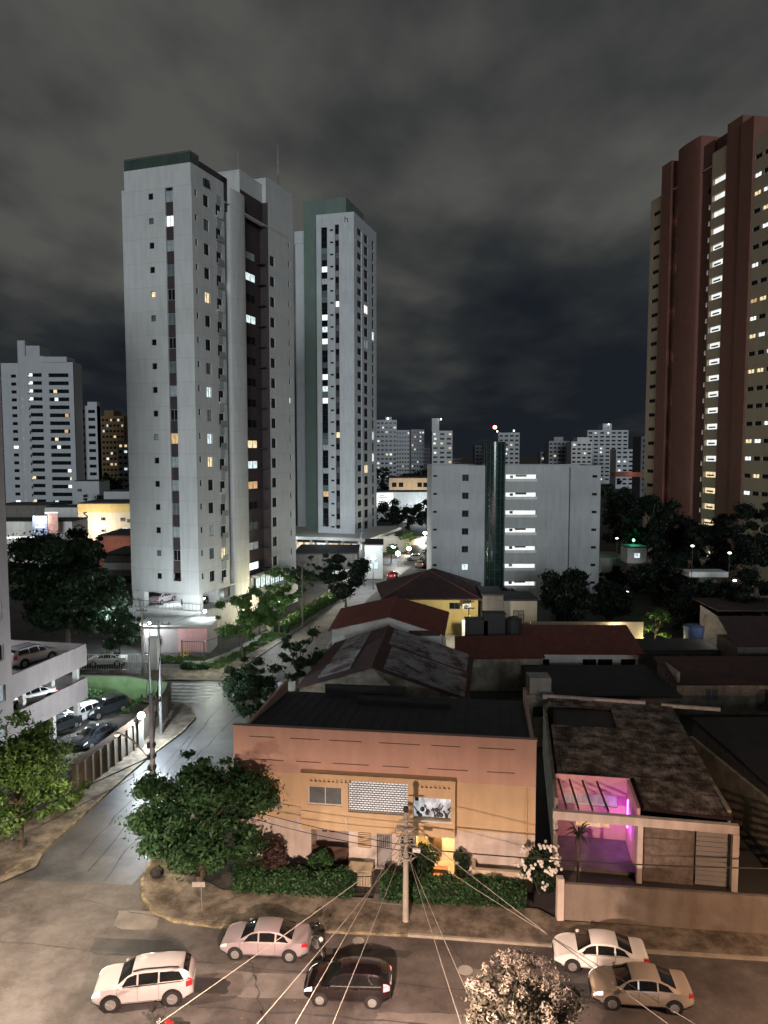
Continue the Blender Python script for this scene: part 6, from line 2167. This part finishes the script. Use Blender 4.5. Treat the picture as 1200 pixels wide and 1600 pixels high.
class Shell:
    def __init__(s, sh):
        s.sh = sh
        xs = np.linspace(-sh['L'] / 2, sh['L'] / 2, 161)
        t = np.array(sh['top'])
        z = np.interp(xs, t[:, 0] * (sh['L'] / 2) / abs(t[0, 0]), t[:, 1])
        ker = np.hanning(11)
        ker /= ker.sum()
        zs = np.convolve(np.pad(z, 5, mode='edge'), ker, 'valid')
        edge = np.clip((sh['L'] / 2 - np.abs(xs)) / .35, 0, 1)
        s.xs, s.z = xs, zs * edge + z * (1 - edge)
        e = np.clip((sh['L'] / 2 - np.abs(xs)) / .75, 0, 1)
        s.w = sh['W'] * (.70 + .30 * np.sqrt(1 - (1 - e) ** 2.2))

    def ring(s, x):
        sh = s.sh
        zt = float(np.interp(x, s.xs, s.z))
        w = float(np.interp(x, s.xs, s.w))
        zb = min(sh['belt'] + .03 * max(0, -x), zt - .03)
        zl = .22 + .10 * max(0, (abs(x) - (sh['L'] / 2 - .5))) / .5
        cab = max(0, min(1, (zt - zb - .03) / .40))
        wt = w * (.90 - .20 * cab)
        wb = w * (.985 - .015 * cab)
        zmid = min(.62, (zl + zb) / 2 + .06)
        return [(0, zl), (w * .86, zl), (w * .985, zl + .13), (w, zmid), (wb, zb), (wt, zt - .045 - .02 * cab), (wt * .72, zt - .012), (0, zt)]

    def P(s, x, k, side=1, off=0.0):
        def q(x_, k_):
            r = s.ring(x_)
            i = min(int(k_), 6)
            f = k_ - i
            return Vector((x_, side * (r[i][0] * (1 - f) + r[i + 1][0] * f), r[i][1] * (1 - f) + r[i + 1][1] * f))
        p = q(x, k)
        if off:
            dx = q(x + .02, k) - q(x - .02, k)
            dk = q(x, min(7, k + .04)) - q(x, max(0, k - .04))
            n = dx.cross(dk)
            if n.length > 1e-7:
                n.normalize()
                c = Vector((x * .3, 0, .7))
                if n.dot(p - c) < 0:
                    n = -n
                p = p + n * off
        return p

    def patch(s, x0, x1, k0, k1, side=1, off=.006, nx=10, nk=5, lean=(0, 0)):
        """part of the surface, lifted by off; lean shifts x at the top edge for sloping sides"""
        b = MB()
        vs = []
        for i in range(nx + 1):
            for j in range(nk + 1):
                f, g = i / nx, j / nk
                xa, xb = x0 + lean[0] * g, x1 + lean[1] * g
                vs.append(s.P(xa + (xb - xa) * f, k0 + (k1 - k0) * g, side, off))
        fs = [(i * (nk + 1) + j, (i + 1) * (nk + 1) + j, (i + 1) * (nk + 1) + j + 1, i * (nk + 1) + j + 1) for i in range(nx) for j in range(nk)]
        return b.add(vs, fs)

    def across(s, x0, x1, k, off=.006, nx=8, inset=.0):
        """windscreen-like patch spanning the car from ring index k on one side to the other"""
        b = MB()
        ks = [(k, 1), (k + .5, 1), (6, 1), (6.5, 1), (7, 1), (6.5, -1), (6, -1), (k + .5, -1), (k, -1)]
        vs = []
        for i in range(nx + 1):
            x = x0 + (x1 - x0) * i / nx
            for kk, sd in ks:
                vs.append(s.P(x, kk, sd, off))
        m = len(ks)
        return b.add(vs, [(i * m + j, (i + 1) * m + j, (i + 1) * m + j + 1, i * m + j + 1) for i in range(nx) for j in range(m - 1)])


def car(name, label, loc, heading, kind, paint, group=None, head='lens_clear', tail='lens_red', simple=False):
    sh = SHAPES[kind]
    S = Shell(sh)
    t = thing(name, label, 'car', loc, heading, group)
    b = MB()
    n = 72
    L2 = sh['L'] / 2
    vs = []
    kk = list(range(8))
    for i in range(n + 1):
        x = -L2 + sh['L'] * i / n
        r = S.ring(x)
        vs += [(x, y, z) for y, z in r] + [(x, -y, z) for y, z in r[6:0:-1]]
    m = 14
    fs = [(i * m + j, i * m + (j + 1) % m, (i + 1) * m + (j + 1) % m, (i + 1) * m + j) for i in range(n) for j in range(m)]
    fs += [tuple(range(m - 1, -1, -1)), tuple(range(n * m, n * m + m))]
    b.add(vs, fs)
    body = obj('body', b, M[paint], t, smooth=32)
    pA, pB, pC, pD = sh['pillars']
    obj('windscreen', S.across(sh['roof'][1] + .08, sh['cowl'] - .05, 5.12), M['car_glass'], t, smooth=True)
    obj('rear_window', S.across(sh['deck'] + .08, sh['roof'][0] - .05, 5.15), M['car_glass'], t, smooth=True)
    for sd in (1, -1):
        obj('side_window', S.patch(pC - .80 if False else pB + .05, pC - .03, 4.12, 4.86, sd), M['car_glass'], t, smooth=True)
        obj('side_window', S.patch(pC + .05, pD, 4.14, 4.86, sd, lean=(0, -.28)), M['car_glass'], t, smooth=True)
        obj('side_window', S.patch(pA, pB - .03, 4.16, 4.84, sd, lean=(.22, 0)), M['car_glass'], t, smooth=True)
        obj('headlight', S.patch(L2 - .42, L2 - .05, 3.35, 4.25, sd, .008, 6, 4), M[head], t, smooth=True)
        obj('taillight', S.patch(-L2 + .03, -L2 + .30, 3.45, 4.35, sd, .008, 6, 4), M[tail], t, smooth=True)
        mr = MB().ball(S.P(pD - .05, 4.2, sd) + V(0, sd * .12, .04), .11, 8, 6, .75)
        obj('mirror', mr, M[paint], t, smooth=True)
        seams = MB()
        for x in (pB + .01, pC + .01, pD + .12):
            seams.add(*[(q.v, q.f) for q in [S.patch(x - .007, x + .007, 2.3, 4.0, sd, .004, 1, 5)]][0])
        if not simple:
            obj('door_gap', seams, M['black_trim'], t)
            for x in (pB + .18, pC + .22):
                p = S.P(x, 3.7, sd)
                obj('door_handle', MB().box(x - .09, min(p.y, p.y + sd * .03), p.z - .015, x + .09, max(p.y, p.y + sd * .03), p.z + .015), M[paint], t)
        for xw in sh['wheels']:
            r = sh['wr']
            wy = float(np.interp(xw, S.xs, S.w))
            ar = MB().tube((xw, sd * (wy - .2), r + .02), (xw, sd * (wy + .005), r + .02), r + .075, r + .075, 26)
            if sh['clad']:
                ar.tube((xw, sd * (wy - .2), r + .02), (xw, sd * (wy + .012), r + .02), r + .12, r + .10, 26)
            obj('wheel_arch', ar, M['black_trim'], t)
            ty_ = MB().tube((xw, sd * (wy - .20), r), (xw, sd * (wy + .005), r), r * .97, r, 26)
            ty_.tube((xw, sd * (wy + .005), r), (xw, sd * (wy + .022), r), r, r * .88, 26)
            wh = obj('wheel', ty_, M['rubber'], t, smooth=True)
            rm = MB().tube((xw, sd * (wy + .0221), r), (xw, sd * (wy + .026), r), r * .66, r * .62, 24)
            for q in range(5):
                a = q * 2 * math.pi / 5 + .3
                rm.beam((xw, sd * (wy + .03), r), (xw + math.cos(a) * r * .62, sd * (wy + .03), r + math.sin(a) * r * .62), .07, .02)
            obj('rim', rm, M['rim'], wh)
        if sh['clad']:
            obj('sill_trim', S.patch(sh['wheels'][0] + .45, sh['wheels'][1] - .45, 1.05, 2.2, sd, .014, 8, 2), M['black_trim'], t)
            rr_ = MB()
            for i in range(12):
                x0, x1 = sh['roof'][0] + .15 + i * .165, sh['roof'][0] + .15 + (i + 1) * .165
                rr_.beam(S.P(x0, 5.3, sd, .06), S.P(x1, 5.3, sd, .06), .05, .04)
            obj('roof_rail', rr_, M['black_trim'], t)
    for sd in (1, -1):
        obj('bumper_trim', S.patch(L2 - .34, L2 - .03, 1.05, 2.05, sd, .009, 5, 2), M['black_trim'], t)
        obj('bumper_trim', S.patch(-L2 + .03, -L2 + .34, 1.05, 2.05, sd, .009, 5, 2), M['black_trim'], t)
        obj('window_trim', S.patch(sh['pillars'][0], sh['pillars'][3] + .04, 4.02, 4.10, sd, .009, 14, 1), M['rim'] if kind == 'sedan' and paint != 'dark_paint' else M['black_trim'], t)
    obj('grille', MB().box(L2 + .002, -.42, .42, L2 + .02, .42, .60).box(L2 + .002, -.5, .27, L2 + .016, .5, .36), M['black_trim'], t)
    obj('number_plate', MB().box(-L2 - .02, -.26, .48 + (.3 if kind != 'sedan' else .1), -L2 - .003, .26, .60 + (.3 if kind != 'sedan' else .1)), M['plate'], t)
    obj('underbody', MB().box(-L2 + .35, -sh['W'] * .8, .16, L2 - .35, sh['W'] * .8, .215), M['black_trim'], t)
    return t


def heading(p, q):
    return math.atan2(q[1] - p[1], q[0] - p[0])


car('parked_car', 'silver sedan parked by kerb beside the motorcycle', (-5.9, 36.75, 0.0), RAD(176), 'sedan', 'silver_paint')
car('suv', 'pearl white suv with roof rails driving toward the corner', (-11.0, 33.55, 0), RAD(188), 'suv', 'pearl_paint', head='head_lit')
car('hatchback', 'shiny black hatchback with lit headlights on the street', (-1.65, 33.6, 0), RAD(176), 'hatch', 'black_paint', head='head_lit', tail='tail_lit')
car('parked_car', 'white sedan parked by the kerb near the flowering tree', (10.55, 35.75, 0), RAD(172), 'sedan', 'white_paint')
car('beige_car', 'dull beige sedan half hidden behind the flowering tree', (11.7, 33.3, 0), RAD(174), 'sedan', 'beige_paint', head='head_lit')
# cars round the parking building
car('deck_car', 'silver grey suv on the upper parking deck', ground_at(49, 1036, 6.86), RAD(62), 'suv', 'pearl_paint', simple=True)
car('deck_car', 'white sedan on the lower parking deck', ground_at(46, 1098, 3.76), RAD(232), 'sedan', 'white_paint', simple=True)
car('lot_car', 'dark sedan with a pale roof glint parked by the boundary wall', (-24.9, 64.4, .02), RAD(250), 'sedan', 'dark_paint', simple=True)
car('lot_car', 'dark car under the edge of the lower deck', (-29.2, 67.0, .02), RAD(245), 'sedan', 'dark_paint', simple=True)
car('lot_car', 'white hatchback with bright lamp glare under the deck', (-28.2, 70.0, .02), RAD(240), 'hatch', 'white_paint', simple=True)
car('lot_car', 'dark van sized car before the garden wall bushes', (-26.6, 71.6, .02), RAD(235), 'suv', 'dark_paint', simple=True)
car('driveway_car', 'white car standing behind the entrance gate of tall tower', (-32.5, 88.6, .03), RAD(185), 'sedan', 'white_paint', simple=True)
car('deck_car', 'dark car in the open parking level of the tall tower', TL.matrix_basis @ V(3.0, 2.6, 4.06), RAD(70), 'suv', 'dark_paint', simple=True)
car('deck_car', 'silver car at left in parking level of tall tower', TL.matrix_basis @ V(3.2, 8.0, 4.06), RAD(70), 'sedan', 'silver_paint', simple=True)
# traffic down the avenue
p = at(613, 898, 152)
car('avenue_car', 'dark red car with glowing tail lights far down the avenue', (p.x, 150, .02), RAD(80), 'hatch', 'red_paint', tail='tail_lit', simple=True)
car('avenue_car', 'white car parked under the avenue lamps', (7.2, 176, .02), RAD(190), 'sedan', 'white_paint', simple=True)
car('avenue_car', 'dark car right of the white one under avenue lamps', (11.5, 186, .02), RAD(190), 'suv', 'dark_paint', simple=True)
car('avenue_car', 'pale car behind the red car on the avenue', (8.0, 165, .02), RAD(75), 'hatch', 'beige_paint', tail='tail_lit', simple=True)


# ------------------------------------------------------------------ motorcycles
def motorcycle(label, loc, rz, tankm):
    t = thing('motorcycle', label, 'motorcycle', loc, rz, 'motorcycles on the street')
    for x in (-.65, .68):
        w = MB()
        for i in range(22):
            a0, a1 = 2 * math.pi * i / 22, 2 * math.pi * (i + 1) / 22
            w.tube((x + .25 * math.cos(a0), 0, .30 + .25 * math.sin(a0)), (x + .25 * math.cos(a1), 0, .30 + .25 * math.sin(a1)), .055, .055, 6, cap=False)
        wh = obj('wheel', w, M['rubber'], t)
        s_ = MB().tube((x, -.04, .3), (x, .04, .3), .06, .06, 8)
        for i in range(6):
            a = i * math.pi / 3
            s_.beam((x, 0, .3), (x + .24 * math.cos(a), 0, .3 + .24 * math.sin(a)), .02)
        s_.tube((x, .045, .3), (x, .055, .3), .12, .12, 12)
        obj('rim', s_, M['rim'], wh)
    k = MB()
    for s in (-.09, .09):
        k.tube((.68, s, .3), (.40, s, .98), .03, .025, 6)
        k.tube((-.65, s * 1.3, .3), (-.1, s, .45), .03, .03, 6)
        k.tube((-.6, s * 1.4, .35), (-.5, s * 1.3, .75), .03, .03, 6)
    k.tube((.38, 0, .9), (-.1, 0, .40), .04, .04, 6)
    k.tube((.35, 0, .82), (-.75, 0, .78), .035, .035, 6)
    obj('frame', k, M['metal_dark'], t)
    obj('engine', MB().box(-.12, -.14, .30, .25, .14, .60).tube((.1, 0, .6), (.16, 0, .74), .11, .10, 10), M['metal'], t)
    obj('exhaust', MB().tube((.2, -.16, .35), (-.75, -.2, .42), .045, .06, 8), M['metal'], t)
    obj('tank', MB().ball((.15, 0, .86), .20, 12, 8, .72).ball((.02, 0, .84), .16, 10, 6, .7), M[tankm], t, smooth=True)
    obj('seat', MB().box(-.75, -.13, .80, -.08, .13, .90).box(-.80, -.11, .86, -.45, .11, .95), M['rubber'], t)
    obj('handlebar', MB().tube((.36, -.36, 1.08), (.42, 0, 1.02), .018).tube((.42, 0, 1.02), (.36, .36, 1.08), .018), M['metal_dark'], t)
    for s in (-.30, .30):
        obj('mirror', MB().tube((.38, s, 1.07), (.42, s * 1.15, 1.25), .01, n=4).ball((.42, s * 1.2, 1.28), .06, 7, 5), M['metal_dark'], t)
    obj('headlight', MB().ball((.55, 0, .92), .11, 10, 6), M['lens_clear'], t, smooth=True)
    obj('mudguard', MB().box(.42, -.06, .60, .92, .06, .625).box(-.95, -.08, .62, -.5, .08, .645), M[tankm], t)
    obj('taillight', MB().box(-.86, -.06, .78, -.80, .06, .86), M['lens_red'], t)
    return t


mo = motorcycle('black motorcycle parked nose out beside the silver sedan', (-3.35, 36.7, 0), RAD(-66), 'black_trim')
mo.scale = (1.08, 1.08, 1.08)
he = thing('helmet', 'black helmet hanging on the parked motorcycle mirror', 'helmet', (-3.32, 36.55, 1.44))
obj('shell', MB().ball((0, 0, 0), .17, 12, 8, 1.05), M['helmet'], he, smooth=True)
obj('visor', MB().box(-.11, -.175, -.04, .11, -.13, .06), M['car_glass'], he)
motorcycle('red motorcycle peeking in at the bottom edge', (-9.0, 30.7, 0), RAD(172), 'red_paint')

# ------------------------------------------------------------------ street lamps of the near street, just outside the view
def street_lamp(label, base, h, reach, power, col):
    t = thing('street_lamp', label, 'street lamp', base, 0, 'street lamps of the near street')
    obj('pole', MB().tube((0, 0, 0), (0, 0, h), .12, .08, 8), M['pole'], t)
    k = MB().tube((0, 0, h - .1), (reach[0], reach[1], h + .35), .05, .04, 6)
    obj('arm', k, M['metal'], t)
    hd = obj('lamp_head', MB().ball((reach[0], reach[1], h + .38), .28, 10, 6, .4), M['frame_white'], t)
    obj('lens', MB().ball((reach[0], reach[1], h + .30), .2, 8, 5, .4), M['lamp_warm'], hd)
    lamp('street_light', (base[0] + reach[0], base[1] + reach[1], base[2] + h + .12), power, col, .15, 172, (0, .25, -1))
    return t


street_lamp('warm street lamp on the near pavement below the viewer', (-2.6, 17.4, 0), 8.5, (.3, 1.5), 40000, WARM)
street_lamp('warm street lamp on the near pavement to the right', (21.5, 24.0, 0), 8.6, (.2, 2.2), 9000, (1.0, .60, .38))
street_lamp('yellowish street lamp on the near pavement to the left', (-22.5, 30.0, 0), 8.6, (1.6, 1.5), 15000, (1.0, .82, .62))

# unseen blocks added on the viewer's side to shade the near houses
for i, (x0, x1, y0, y1, h, lab) in enumerate(((-46, -16, -16, 8, 15.5, 'added low shading block on the viewer side, left of the others'), (-14, 12, -14, 7, 16.5, 'added shading block right under the viewer'), (14, 60, -16, 9, 15.0, 'added long shading block on the viewer side, right of the others'))):
    t = thing('low_block', lab, 'building', (x0, y0, 0), 0, 'added shading blocks on the viewer side of the street')
    f = Face((x1 - x0, y1 - y0, 0), math.pi, x1 - x0, h, t, .2)
    for a in range(2, int(x1 - x0) - 1, 4):
        for z in range(2, int(h) - 1, 3):
            f.win(a + .5, z + .3, 1.3, 1.2, 'dark_glass')
    b = f.build(MB())
    b.box(0, 0, 0, .2, y1 - y0 - .02, h)
    b.box(x1 - x0 - .2, 0, 0, x1 - x0, y1 - y0 - .02, h)
    b.box(.2, 0, 0, x1 - x0 - .2, .2, h)
    b.box(.2, .2, h - .8, x1 - x0 - .2, y1 - y0 - .02, h - .5)
    obj('wall', b, M['beige_wall'], t)
